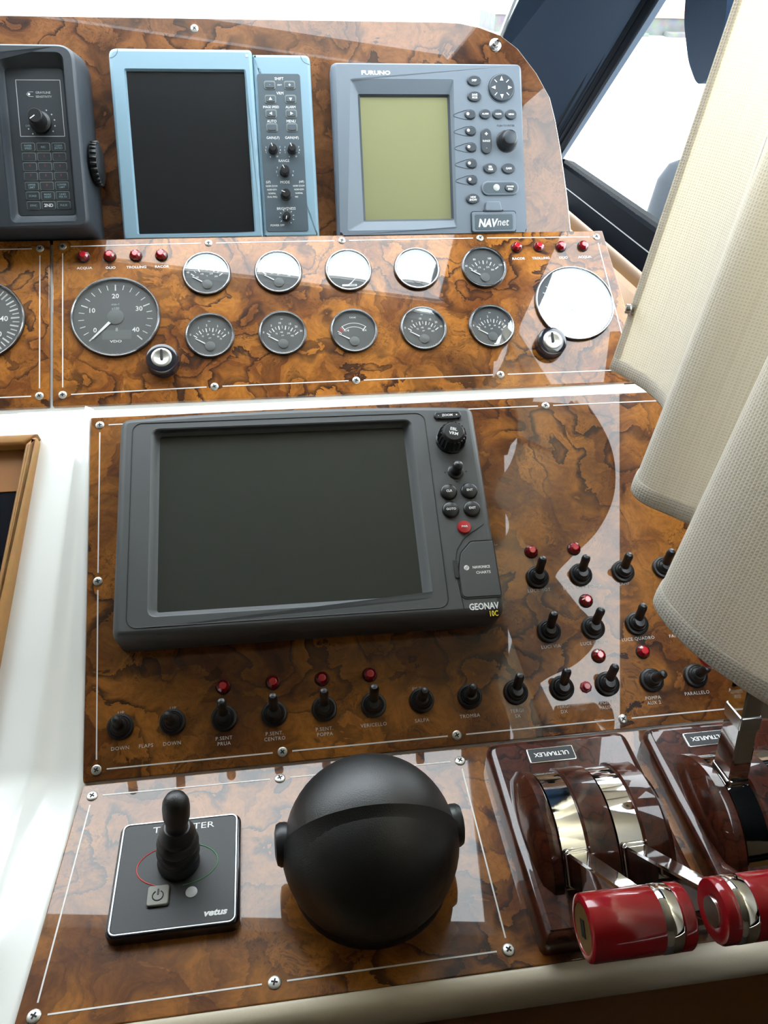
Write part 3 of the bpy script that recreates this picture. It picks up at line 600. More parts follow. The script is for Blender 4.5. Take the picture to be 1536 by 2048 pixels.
dev_key(cp, 'zoom_key', rk, 39.5, 42.6, 'boot_rubber'); text(cp, '-   ZOOM   +', X(167), Y(393.6), 42.7, 2.6, bold=.03)
kn = link('knob', None, cp, T(X(167), Y(366), 40)); kn.empty_display_size = .01
MB().lathe([(15.2, -.3), (15.2, 2), (14, 3), (13.4, 3), (12.6, 12), (11.4, 16), (10.2, 17.4)], 40, cap1=False).build('skirt', 'boot_rubber', kn)
MB().lathe([(10.3, 17.3), (9.2, 18.6), (.05, 19)], 32).build('cap', 'black_plastic', kn)
for i in range(20):
    a = 2*math.pi*i/20; MB().tube([(13.6*math.cos(a), 13.6*math.sin(a), 3), (12.9*math.cos(a), 12.9*math.sin(a), 12), (11.6*math.cos(a), 11.6*math.sin(a), 16)], 1.0, 5).build('grip_rib', 'boot_rubber', kn)
text(kn, 'EBL', 0, 2.4, 19.1, 3.3, rot=R(-14), bold=.03); text(kn, 'VRM', -.6, -2.4, 19.1, 3.3, rot=R(-14), bold=.03)
js = link('cursor_stick', None, cp, T(X(167.3), Y(331), 40)); js.empty_display_size = .01
MB().lathe([(8, -.3), (8, 1), (7, 1.8), (5.5, 2), (4.6, 8), (5, 12.5), (4.4, 15.5), (2.5, 17), (.05, 17.4)], 28).build('stick', 'boot_rubber', js)
for dx, dy in ((-10.5, 0), (10.5, 0), (0, -10.5), (0, 10.5)): MB().lathe([(.8, 0), (.8, .3)], 10, dx, dy).build('index_dot', 'print_black', js, smooth=False)
for u, v, s in ((157.5, 309.5, 'CLR'), (177.6, 309.5, 'ENT'), (157, 290.5, 'GOTO'), (177.6, 290.5, 'EXIT')):
    k = MB().lathe([(8.2, -.3), (8.2, 1.6), (7.6, 2.6), (6.4, 3.2), (.05, 3.6)], 28).build('round_key', 'boot_rubber', cp, T(X(u), Y(v), 40)); text(k, s, 0, 0, 3.75, 2.3, bold=.03)
k = MB().lathe([(6.6, -.3), (6.6, 1.6), (6, 2.6), (.05, 3.2)], 28).build('power_key', 'button_red', cp, T(X(167.6), Y(272), 40)); text(k, 'PWR', 0, 0, 3.4, 2.0, bold=.03)
cdoor = MB().prism(rp([(X(157), Y(203)), (X(193), Y(203)), (X(193), Y(257)), (X(172), Y(257)), (X(161), Y(246)), (X(157), Y(228))], [5, 1, 1, 5, 8, 6]), 39.5, 41, .6).build('card_door', 'plotter_grey', cp)
orr = rp([(X(156.2), Y(202.2)), (X(193.5), Y(202.2)), (X(193.5), Y(257.8)), (X(171.6), Y(257.8)), (X(160.3), Y(246.5)), (X(156.2), Y(228))], [5, 1, 1, 5, 8, 6])
MB().tube([(*p, 40.2) for p in orr]+[(*orr[0], 40.2)], .5, 5).build('door_seam', 'print_black', cp)
MB().prism(rr(4, 18, 1.2, X(154.5), Y(231)), 39.5, 41.4, .6).build('door_latch', 'plotter_dark', cp)
text(cdoor, 'NAVIONICS', X(178.2), Y(231.5), 41.1, 2.6, bold=.03, sx=.86); text(cdoor, 'CHARTS', X(179.5), Y(226.2), 41.1, 2.6, bold=.02, sx=1.02)
MB().lathe([(2.5, 0), (2.5, .15)], 20).build('emblem', 'print_white', cdoor, T(X(164.3), Y(231.5), 41)); 
for k_ in (-.9, .5): MB().box(-2.2, 2.2, -.2, .2, 0, .1).build('emblem_stripe', 'plotter_grey', cdoor, T(X(164.3), Y(231.5+k_), 41.2, R(40)), smooth=False)
text(cp, 'GEONAV', X(175.5), Y(194), 40.15, 6.2, sx=.78, bold=.035); text(cp, '10C', X(183.5), Y(186.6), 40.15, 5.2, 'print_yellow', sx=.72, bold=.02)

# ================================================================== upright displays
# colour sounder with blue-grey case
sd = thing('echo_sounder', 'pale blue-grey echo sounder with black portrait screen and knobs at its right side', 'echo sounder', PM('A', -51, 300))
X = lambda u: u+51
Y = lambda v: v-300
lo = rp([(X(-162), Y(207.5)), (X(-5.5), Y(207.5)), (X(-5.5), Y(412.5)), (X(-162), Y(412.5))], [2, 2, 5, 9]); so_ = rr(133, 177, 2, X(-80), Y(302.3), 5)
lv = [(lo, 0), (lo, 18)]
for i in range(1, 4): lv.append((inset(lo, 4*(1-math.cos(math.pi/6*i))), 18+4*math.sin(math.pi/6*i)))
MB().frame(lv).build('case', 'sounder_blue', sd, ang=50)
bridge(MB(), lv[-1][0], so_, 22).build('front_plate', 'sounder_blue', sd, smooth=False)
si = rr(129.5, 174.5, 1, X(-80), Y(302), 5)
MB().frame([(so_, 22), (si, 18)]).build('screen_bezel', 'sounder_blue', sd, ang=20)
MB().prism(inset(si, -.3), 15, 18.1).build('screen', 'screen_black', sd, smooth=False)
ro = rp([(X(-5.4), Y(207.5)), (X(59.6), Y(207.5)), (X(59.6), Y(408.5)), (X(-5.4), Y(408.5))], [1, 2, 7, 1])
MB().prism(ro, 0, 19, 3.5, 3).build('control_case', 'sounder_blue', sd, ang=50)
pl_ = MB().prism(rr(48.5, 173, 3, X(22.8), Y(301), 4), 18.5, 19.6, .4).build('keypad_plate', 'keypad_blue', sd)
for u, v in ((-156, 406), (53.5, 402.5)): MB.build(arc_strip(MB(), 180 if u > 0 else 270, 270 if u > 0 else 360, 9.2, 9.8, X(u)+(5 if u > 0 else -5), Y(v)+5, 22.1 if u < 0 else 19.1), 'corner_line', 'keypad_blue', sd, smooth=False)
MB().lathe([(1.4, 0), (1.4, .5)], 12).build('index_dot', 'print_white', sd, T(X(-11.5), Y(405), 22))
KS = [(12.2, 374.9, '-'), (34.6, 374.9, '+'), (12.1, 359.8, 'U'), (34.8, 359.9, 'D'), (11.9, 344.2, 'L'), (34.7, 344.2, 'R'), (11.9, 329.2, ''), (34.6, 329.2, '')]
for u, v, s in KS:
    MB().prism(rr(13, 9.4, 2.4, X(u), Y(v)), 19, 20.2, .4).build('key_rim', 'key_rim', sd)
    k = MB().prism(rr(10.4, 6.8, 1.6), 0, 1.4, .5).build('key', 'keypad_blue', sd, T(X(u), Y(v), 19.6))
    if s in '+-' and s: text(k, s, 0, 0, 1.5, 3.2 if s == '+' else 1.2, bold=.06)
    elif s:
        a = {'U': 90, 'D': 270, 'L': 180, 'R': 0}[s]; MB().prism([(2.1*math.cos(R(a+q)), 2.1*math.sin(R(a+q))) for q in (0, 120, 240)], 1.4, 1.55).build('arrow', 'print_white', k, smooth=False)
def dial_knob(parent, u, v, z, r, a, h=10):
    k = MB().lathe([(r, -.2), (r, 1.5), (r*.86, 2.2), (r*.8, h*.85), (r*.66, h), (.05, h+.1)], 24).build('knob', 'black_plastic', parent, T(u, v, z))
    MB().box(r*.2, r*.85, -.35, .35, h-.4, h+.35).build('pointer', 'print_white', k, Matrix.Rotation(R(a), 4, 'Z'), smooth=False)
for u, v, r, a in ((11.6, 305, 5.6, 112), (33.2, 305, 5.6, 112), (23.7, 281, 6.4, 118), (23.3, 255.4, 6.4, 155), (22.8, 230.8, 5.4, 255)): dial_knob(sd, X(u), Y(v), 19.4, r, a)
for u, v, s, h in ((23.1, 382, 'SHIFT', 3.2), (23.4, 375.2, 'DRIFT', 1.6), (23.3, 366.4, 'VRM', 3.2), (12.2, 351.5, 'IMAGE SPEED', 2.7), (34.4, 351.5, 'ALARM', 2.8), (12.2, 336.1, 'AUTO', 3), (34, 336.1, 'MENU', 3), (12.4, 317.8, 'GAIN(LF)', 2.9), (33.9, 317.8, 'GAIN(HF)', 2.9), (23.3, 293, 'RANGE', 3), (23, 269.4, 'MODE', 3), (4, 269.4, '(LF)', 2.6), (42, 269.4, '(HF)', 2.6), (22.7, 240.2, 'BRIGHTNESS', 3), (11.5, 221.6, 'POWER OFF', 2.3)):
    text(sd, s, X(u), Y(v), 19.7, h, sx=.82 if s == 'IMAGE SPEED' else .92)
for i, (a, b_) in enumerate((('NORM ZOOM', 'NORM ZOOM'), ('NORM BTM', 'NORM BTM'), ('NORMAL', 'NORMAL'), ('DUAL FREQ', 'MIX'))):
    text(sd, a, X(7.6), Y(265.2-4.05*i), 19.7, 1.9, sx=.8); text(sd, b_, X(38.6 if i < 3 else 35.4), Y(265.2-4.05*i), 19.7, 1.9, sx=.8)
for u, v in ((11.6, 305), (33.2, 305)):
    for a, s in ((200, '1'), (182, '2'), (160, '3'), (20, '7'), (-2, '8'), (-24, '9'), (-60, '10'), (245, '0')): text(sd, s, X(u)+8.4*math.cos(R(a)), Y(v)+8.4*math.sin(R(a)), 19.7, 1.7)
for a, s in ((205, '1'), (180, '2'), (152, '3'), (0, '7'), (-25, '8')): text(sd, s, X(23.7)+9.6*math.cos(R(a)), Y(281)+9.6*math.sin(R(a)), 19.7, 1.9)
mb = MB(); scale_print(mb, 215, -55, 9, 7.2, 8.8, X(22.8), Y(230.8), .6, 19.65); mb.build('scale_print', 'print_white', sd, smooth=False)
# radar / plotter
rd = thing('radar_display', 'slate grey radar display with greenish portrait screen at the right of the upright panel', 'radar display', PM('A', 193, 300))
X = lambda u: u-193
Y = lambda v: v-300
lo = rp([(X(81), Y(205.5)), (X(310), Y(205.5)), (X(309), Y(402)), (X(82.5), Y(402))], [2, 2, 9, 8])
lv = [(lo, 0), (lo, 12), (inset(lo, 1.5), 17), (inset(lo, 4.5), 23), (inset(lo, 6), 25)]
MB().frame(lv).build('case', 'radar_grey', rd, ang=50)
op = rp([(X(92), Y(213)), (X(222), Y(213)), (X(224), Y(380.5)), (X(104), Y(380.5))], 2.5)
bridge(MB(), lv[-1][0], op, 25).build('front_plate', 'radar_grey', rd, smooth=False)
ip = rr(103, 136.5, 1, X(166), Y(295.5), 5); NI = len(op)
MB().frame([(op, 25), (rp([(X(112), Y(224)), (X(220), Y(224)), (X(220), Y(366)), (X(112), Y(366))], 2), 19.5)]).build('screen_bezel', 'radar_grey', rd, ang=20)
MB().frame([(rp([(X(112), Y(224)), (X(220), Y(224)), (X(220), Y(366)), (X(112), Y(366))], 2), 19.5), (rp([(X(115), Y(227)), (X(217.5), Y(227)), (X(217.5), Y(363.5)), (X(115), Y(363.5))], 1), 16)]).build('screen_rim', 'radar_key', rd, ang=20)
MB().prism(rp([(X(114.6), Y(226.6)), (X(217.8), Y(226.6)), (X(217.8), Y(363.8)), (X(114.6), Y(363.8))], 1), 13, 16.2).build('screen', 'screen_lcd', rd, smooth=False)
text(rd, 'FURUNO', X(133.4), Y(387), 25.1, 4.4, sx=1.35, bold=.05)
def oval(parent, u, v, w_, h_, s, sz=2.3):
    e = [(w_/2*math.cos(2*math.pi*i/32), h_/2*math.sin(2*math.pi*i/32)) for i in range(32)]
    MB().tube([(*p, .1) for p in [(x*1.06, y*1.06) for x, y in e]+[(e[0][0]*1.06, e[0][1]*1.06)]], .4, 5)
    k = MB().prism(e, -.3, 2.2, 1.2, 3).build('key', 'radar_key', parent, T(u, v, 25))
    ln = s.split('|')
    for i, q in enumerate(ln): text(k, q, 0, (len(ln)-1)*1.5-3.0*i, 2.35, sz, bold=.03, sx=.92)
for u, v, s in ((247.9, 378.6, 'DISP'), (247.9, 361.2, 'SAVE|MOB'), (264.4, 281, 'EBL|VRM'), (286.5, 280.5, 'GAIN'), (242.3, 246.8, 'HIDE|SHOW')): oval(rd, X(u), Y(v), 16.5, 11.8, s)
for u, v, s in ((260, 341.7, 'ALARM'), (275.7, 341.6, 'CLEAR'), (291.2, 341.2, 'MENU')): oval(rd, X(u), Y(v), 13.8, 11.2, s, 1.9)
dp = MB().lathe([(15.2, -.3), (15.2, 2), (14, 2.8), (9, 2.4), (.05, 2.2)], 40).build('cursor_pad', 'radar_key', rd, T(X(280.4), Y(370.7), 25))
MB().tube([(*p, 0.2) for p in circ(16, 40)]+[(16, 0, .2)], .6, 5).build('pad_ring', 'radar_grey', dp)
for i in range(8):
    a = 45*i
    if i % 2 == 0: MB().prism([(12.4, 0), (7.6, 2.0), (7.6, -2.0)][::-1], 2.4, 3.0).build('arrow', 'print_white', dp, Matrix.Rotation(R(a), 4, 'Z'), smooth=False)
    else: MB().box(8, 12, -.45, .45, 2.4, 3.0).build('arrow_dash', 'print_white', dp, Matrix.Rotation(R(a), 4, 'Z'), smooth=False)
for v in (341.4, 323.1, 304.8, 286.5, 268.2):
    td = [(-25, -1)]+[(-8, -5.2), (0, -5.6), (3.6, -4), (5.2, 0), (3.8, 4), (0, 5.6), (-8, 4.6)]
    g = rp(td, 2.2, 4); MB().tube([(*p, 25.05) for p in [(X(243.5)+x, Y(v)+y) for x, y in g]]+[(X(243.5)+g[0][0], Y(v)+g[0][1], 25.05)], .38, 5).build('key_groove', 'radar_key', rd)
    k = MB().prism([(6.6*math.cos(2*math.pi*i/28), 5*math.sin(2*math.pi*i/28)) for i in range(28)], -.3, 2, 1.1, 3).build('soft_key', 'radar_key', rd, T(X(242.2), Y(v), 25))
    MB().lathe([(1.7, 2), (1.7, 2.2)], 16, -3, .4).build('dot', 'print_white', k, smooth=False)
rk_ = MB().prism(rr(12.6, 28.5, 6.2), -.3, 2.4, 1.2, 3).build('range_rocker', 'radar_key', rd, T(X(260.4), Y(311.4), 25))
text(rk_, '+', 0, 8, 2.55, 4.4, bold=.06); text(rk_, 'RANGE', 0, 0, 2.55, 2.2, bold=.02, sx=.9); text(rk_, '-', 0, -8, 2.55, 1.6, bold=.06, sx=1.5)
text(rd, 'PUSH TO ENTER', X(284.5), Y(329.2), 25.1, 2.2, 'print_black', sx=.95, shear=.15)
k = link('knob', None, rd, T(X(285.5), Y(311.5), 25)); k.empty_display_size = .01
MB().lathe([(12.8, -.2), (12.8, .5), (11.6, .9), (11.4, 1), (11.2, 5), (10.2, 10), (8.6, 14.5), (7.4, 15.4)], 20, cap1=False).build('skirt', 'black_plastic', k); MB().lathe([(7.5, 15.2), (6.5, 15.8), (.05, 15.6)], 24).build('cap', 'radar_key', k)
pod = MB().prism(rr(45.5, 16.4, 8), -.3, 2, 1.3, 3).build('power_pod', 'radar_grey', rd, T(X(275.7), Y(258.4), 25))
MB().prism(rr(41.5, 12.6, 6.2), 1.8, 2.15, .2).build('pod_inset', 'keypad_blue', pod)
MB().lathe([(3.9, 1.9), (3.9, 2.6), (3, 3), (.05, 3.1)], 24).build('sensor_lens', 'print_grey', pod, T(-4.8, .4, 0)); k2 = MB().prism([(6.6*math.cos(2*math.pi*i/28), 4.8*math.sin(2*math.pi*i/28)) for i in range(28)], 1.8, 3.6, .8).build('power_key', 'radar_key', pod, T(11.8, -.1, 0)); text(k2, 'POWER', 0, 1.3, 3.7, 1.8, bold=.03); text(k2, 'BRILL', 0, -1.5, 3.7, 1.8, bold=.03)
lid = MB().prism(rr(53, 23, 2.5, X(266.7), Y(220)), 25, 27.4, .8).build('card_lid', 'radar_grey', rd)
MB().tube([(*p, 25.4) for p in rr(54.5, 24.5, 3, X(266.7), Y(220))], .6, 5).build('lid_seam', 'radar_key', rd)
MB().prism(rr(46, 17.5, 2, X(266.7), Y(219.6)), 27.2, 27.7, .2).build('lid_inset', 'keypad_blue', rd)
MB().prism(rp([(X(256), Y(232)), (X(277), Y(232)), (X(274.5), Y(243)), (X(258.5), Y(243))], 2), 25, 29, 1.2).build('lid_latch', 'radar_grey', rd); MB().box(X(254.5), X(278.5), Y(231.6), Y(233.4), 25, 27.8).build('hinge_gap', 'print_black', rd, smooth=False)
text(rd, 'NAV', X(258.5), Y(218.6), 27.8, 9.0, shear=.22, bold=.05, sx=.86); text(rd, 'net', X(277.2), Y(218.6), 27.8, 9.0, shear=.22, sx=.86)
# paper recorder at the left edge
gr = thing('chart_recorder', 'charcoal grey sonar recorder with a membrane keypad at the left edge of the picture', 'sonar recorder', PM('A', -300, 300))
X = lambda u: u+300
Y = lambda v: v-300
lo = rp([(-330, Y(209)), (X(-186.5), Y(209)), (X(-186.5), Y(412)), (-330, Y(412))], [2, 4, 26, 2], 8)
lf = rp([(-328, Y(213)), (X(-190), Y(213)), (X(-190), Y(400)), (-328, Y(400))], [2, 12, 18, 2], 8)
MB().frame([(lo, 0), (lo, 14), (lf, 54), (inset(lf, 1.0), 58), (inset(lf, 3.2), 60)]).build('case', 'recorder_grey', gr, ang=60)
rc = rp([(X(-270), Y(219)), (X(-201.5), Y(219)), (X(-201.5), Y(391)), (X(-270), Y(391))], [7, 7, 9, 9], 8)
rin = rp([(X(-264), Y(230)), (X(-206.5), Y(230)), (X(-206.5), Y(379)), (X(-264), Y(379))], [3, 3, 4, 4], 8)
bridge(MB(), inset(lf, 3.2), rc, 60).build('front_plate', 'recorder_grey', gr, smooth=False)
MB().frame([(rc, 60), (inset(rc, 1.5), 57), (inset(rin, -3), 49), (rin, 47)]).build('recess', 'recorder_grey', gr, ang=60)
MB().prism(inset(rin, -.5), 44, 48).build('face_plate', 'recorder_plate', gr, smooth=False)
MB().box(-328, X(-271), Y(215), Y(394), 60, 61.2).build('cover_strip', 'recorder_plate', gr, smooth=False)
for a, b_ in (((-254.6, 367.8), (-209.6, 367.8)), ((-209.6, 367.8), (-209.8, 310.8)), ((-209.8, 310.8), (-255, 310.8)), ((-255, 310.8), (-254.6, 367.8))):
    d = Vector((b_[0]-a[0], b_[1]-a[1])); MB().box(0, d.length, -.3, .3, 0, .15).build('frame_line', 'print_grey', gr, T(X(a[0]), Y(a[1]), 48, math.atan2(d.y, d.x)), smooth=False)
text(gr, 'GRAYLINE', X(-228), Y(355.2), 48.1, 2.4, 'print_grey'); text(gr, 'SENSITIVITY', X(-227.6), Y(351), 48.1, 2.2, 'print_grey'); text(gr, 'OFF', X(-246.5), Y(321.5), 48.1, 2.1, 'print_dim')
MB().tube([(X(-238), Y(355.8), 48.1), (X(-243), Y(355.6), 48.1), (X(-245), Y(353.4), 48.1), (X(-243), Y(351.2), 48.1), (X(-238), Y(351), 48.1)], .3, 5).build('bracket_print', 'print_grey', gr)
MB().lathe([(1.2, 0), (1.2, .15)], 12).build('index_dot', 'print_white', gr, T(X(-242.4), Y(353.5), 48))
k = MB().lathe([(11, -.2), (11, 4), (9.6, 5), (8.2, 6), (7.8, 19), (7.2, 22), (6.6, 22.6), (.05, 22.6)], 32).build('knob', 'black_plastic', gr, T(X(-233), Y(324.5), 48)); MB().box(0, 6, -.45, .45, 22.5, 22.9).build('pointer', 'print_white', k, Matrix.Rotation(R(215), 4, 'Z'), smooth=False)
for a in (62, 36, 12, -12, -36, 205, 230): MB().lathe([(.75, 0), (.75, .15)], 10).build('index_dot', 'print_grey', gr, T(X(-233)+14.5*math.cos(R(a)), Y(324.5)+14.5*math.sin(R(a)), 48))
KT = [['PAPER|SPEED', 'REC', 'CLEAR|ENTRY'], ['1', '2', '3'], ['4', '5', '6'], ['7', '8', '9'], ['UPPER|LIMIT', '0', 'LOWER|LIMIT'], ['SCALE', 'MARK|RESET', 'LINES|PER IN'], ['SYNC', '2ND', 'PULSE']]
for i in range(7):
    for j in range(3):
        u, v = X(-248.4+15.6*j), Y(299.8-10.03*i)
        k = MB().prism(rr(14.2, 8.8, 1.6), -.2, .45, .2).build('key_rim', 'key_rim', gr, T(u, v, 48)); MB().prism(rr(13, 7.6, 1.2), .3, .6).build('key', 'recorder_plate', k, smooth=False)
        s = KT[i][j]; dg = s.isdigit()
        for q, ln in enumerate(s.split('|')):
            text(k, ln, 0, ((1.3 if '|' in s else 0)-2.7*q) if not dg else 1.0, .65, 3.4 if s == '2ND' else (2.4 if dg else 2.0), 'print_white' if s == '2ND' else ('print_darkred' if dg else 'print_dim'), bold=.02)
k = thing('clamp_knob', 'black ribbed clamping knob at the side of the charcoal recorder', 'knob', PM('A', -187, 289, 26) @ Matrix.Rotation(R(90), 4, 'Y'))
MB().lathe([(21, 0), (22, 1.5), (22, 7.5), (20, 9), (12, 10.5), (.05, 10.8)], 36, cap0=True).build('disc', 'black_plastic', k)
for i in range(24):
    a = 2*math.pi*i/24; MB().tube([(22*math.cos(a), 22*math.sin(a), 1), (22*math.cos(a), 22*math.sin(a), 8)], 1.6, 6).build('grip_rib', 'black_plastic', k)

# ================================================================== compass with black hood
cm = thing('ship_compass', 'black dome compass with a closed hood on the flat burl panel', 'compass', PM('D', 48, 352))
MB().lathe([(60, -.5), (60, 6), (58, 9), (55, 12), (57, 20)], 48, cap1=False).build('base', 'compass_black', cm)
def patch(Rs, l0, l1, p0, p1, nl=28, np_=28, hc=36):
    rows = []
    for i in range(nl+1):
        la = R(l0+(l1-l0)*i/nl); rows.append([(Rs*math.sin(la), Rs*math.cos(la)*math.cos(R(p0+(p1-p0)*j/np_)), hc+Rs*math.cos(la)*math.sin(R(p0+(p1-p0)*j/np_))) for j in range(np_+1)])
    return rows
MB().loft(patch(64, -89.9, 89.9, -35, 180), closed=False, cap1=False).build('dome', 'compass_black', cm, ang=80)
def hoodp(l0, l1, p0, p1, nl=28, np_=28, add=0, hc=36):
    rows = []
    for i in range(nl+1):
        la = R(l0+(l1-l0)*i/nl); r_ = []
        for j in range(np_+1):
            ph = p0+(p1-p0)*j/np_; q = max(0, min(1, (ph-103)/125)); k = math.cos(la)
            Rs = 67.5+add-7.0*math.sin(math.pi*q**.6)*k*k
            r_.append((Rs*math.sin(la)*(66/67.5), Rs*k*math.cos(R(ph)), hc+Rs*k*math.sin(R(ph))))
        rows.append(r_)
    return rows
hd = MB().loft(hoodp(-86, 86, 103, 228), closed=False, cap1=False)
hd.loft([hoodp(-86, 86, 103, 103.0001, 28, 1)[i][:1]+patch(63.5, -86, 86, 103, 103.0001, 28, 1)[i][:1] for i in range(29)], closed=False, cap1=False)
hd.build('hood', 'compass_black', cm, ang=50)
pt = hoodp(-22, 24, 153, 200, 16, 16, 1.4)
hp = MB().loft(pt, closed=False, cap1=False)
edge = pt[0]+[r[-1] for r in pt[1:]]+pt[-1][::-1][1:]+[r[0] for r in pt[::-1][1:-1]]
inn = [(x*.965, y*.965, 36+(z-36)*.965) for x, y, z in edge]
hp.loft([edge, inn], cap1=False).build('hood_grip', 'compass_black', cm, ang=40)
for s in (-1, 1):
    MB().lathe([(15, 0), (15.5, 2), (15.5, 6), (14, 8.5), (9, 9.8), (.05, 10)], 32, cap0=True).build('pivot_knob', 'black_plastic', cm, T(s*60.5, 4, 40) @ Matrix.Rotation(R(90*s), 4, 'Y'))

# ================================================================== thruster joystick
tj = thing('thruster_joystick', 'black square joystick control with rubber bellows left of the compass', 'joystick', PM('D', -97, 364))
MB().prism(rr(94, 92, 7), 0, 9.5, 3, 3).build('base_plate', 'gloss_black', tj)
MB().prism(rr(86, 86.5, 4), 9, 10.2, .4).build('face_plate', 'plotter_dark', tj)
ring = rr(87.5, 88, 4.5)
MB().tube([(*p, 9.9) for p in ring]+[(*ring[0], 9.9)], .8, 6).build('rim_line', 'frame_alu', tj)
by = 6
prof = [(r_*.88, z_) for r_, z_ in [(17.5, 10), (18, 13), (17.2, 16.5), (15.6, 18.5), (17.6, 21), (18.2, 25), (17.2, 28), (15.2, 29.5), (17.4, 32), (17.6, 35), (16.2, 38), (14.4, 39.4), (15.6, 42), (15, 45), (12.4, 48), (10.6, 51)]]
lean = Matrix.Rotation(R(-3), 4, 'X') @ Matrix.Rotation(R(5), 4, 'Y')
MB().lathe(prof, 32).build('bellows', 'compass_black', tj, T(0, by, 0) @ lean)
MB().lathe([(8.4, 48), (7.8, 54), (8.4, 58), (9.6, 63), (9.9, 72), (9.4, 77.5), (7.4, 82), (4.0, 84.4), (.05, 85)], 32).build('handle', 'compass_black', tj, T(0, by, 0) @ lean)
def ell(a0, a1, n=24): return [(30*math.cos(R(a0+(a1-a0)*i/n)), by-1+17.5*math.sin(R(a0+(a1-a0)*i/n)), 10.25) for i in range(n+1)]
MB().tube(ell(100, 260), .5, 5).build('red_arc', 'print_red', tj); MB().tube(ell(80, -80), .45, 5).build('green_arc', 'print_green', tj)
text(tj, 'THRUSTER', 2.5, 37, 10.3, 5.4, sx=1.32); text(tj, 'vetus', 29.5, -36, 10.3, 4.8, shear=.25, bold=.06, sx=1.15)
MB().prism(rr(16.8, 16.8, 2.2), 9.8, 10.5).build('key_shadow_gap', 'print_black', tj, T(-11.8, -19, 0), smooth=False)
pk = MB().prism(rr(15.4, 15.4, 2), 10, 12.6, .8).build('power_key', 'button_grey', tj, T(-11.8, -19, 0))
MB().tube([(3.8*math.cos(R(a)), 3.8*math.sin(R(a))-.5, 12.65) for a in range(120, 421, 20)], .45, 5).build('power_icon', 'print_black', pk); MB().box(-.5, .5, .2, 4.6, 12.5, 13).build('power_icon_bar', 'print_black', pk, smooth=False)
MB().lathe([(4.3, 10), (4.3, 10.7), (3.8, 10.9), (.05, 11)], 24).build('status_lens', 'print_grey', tj, T(11.9, -18.5, 0))

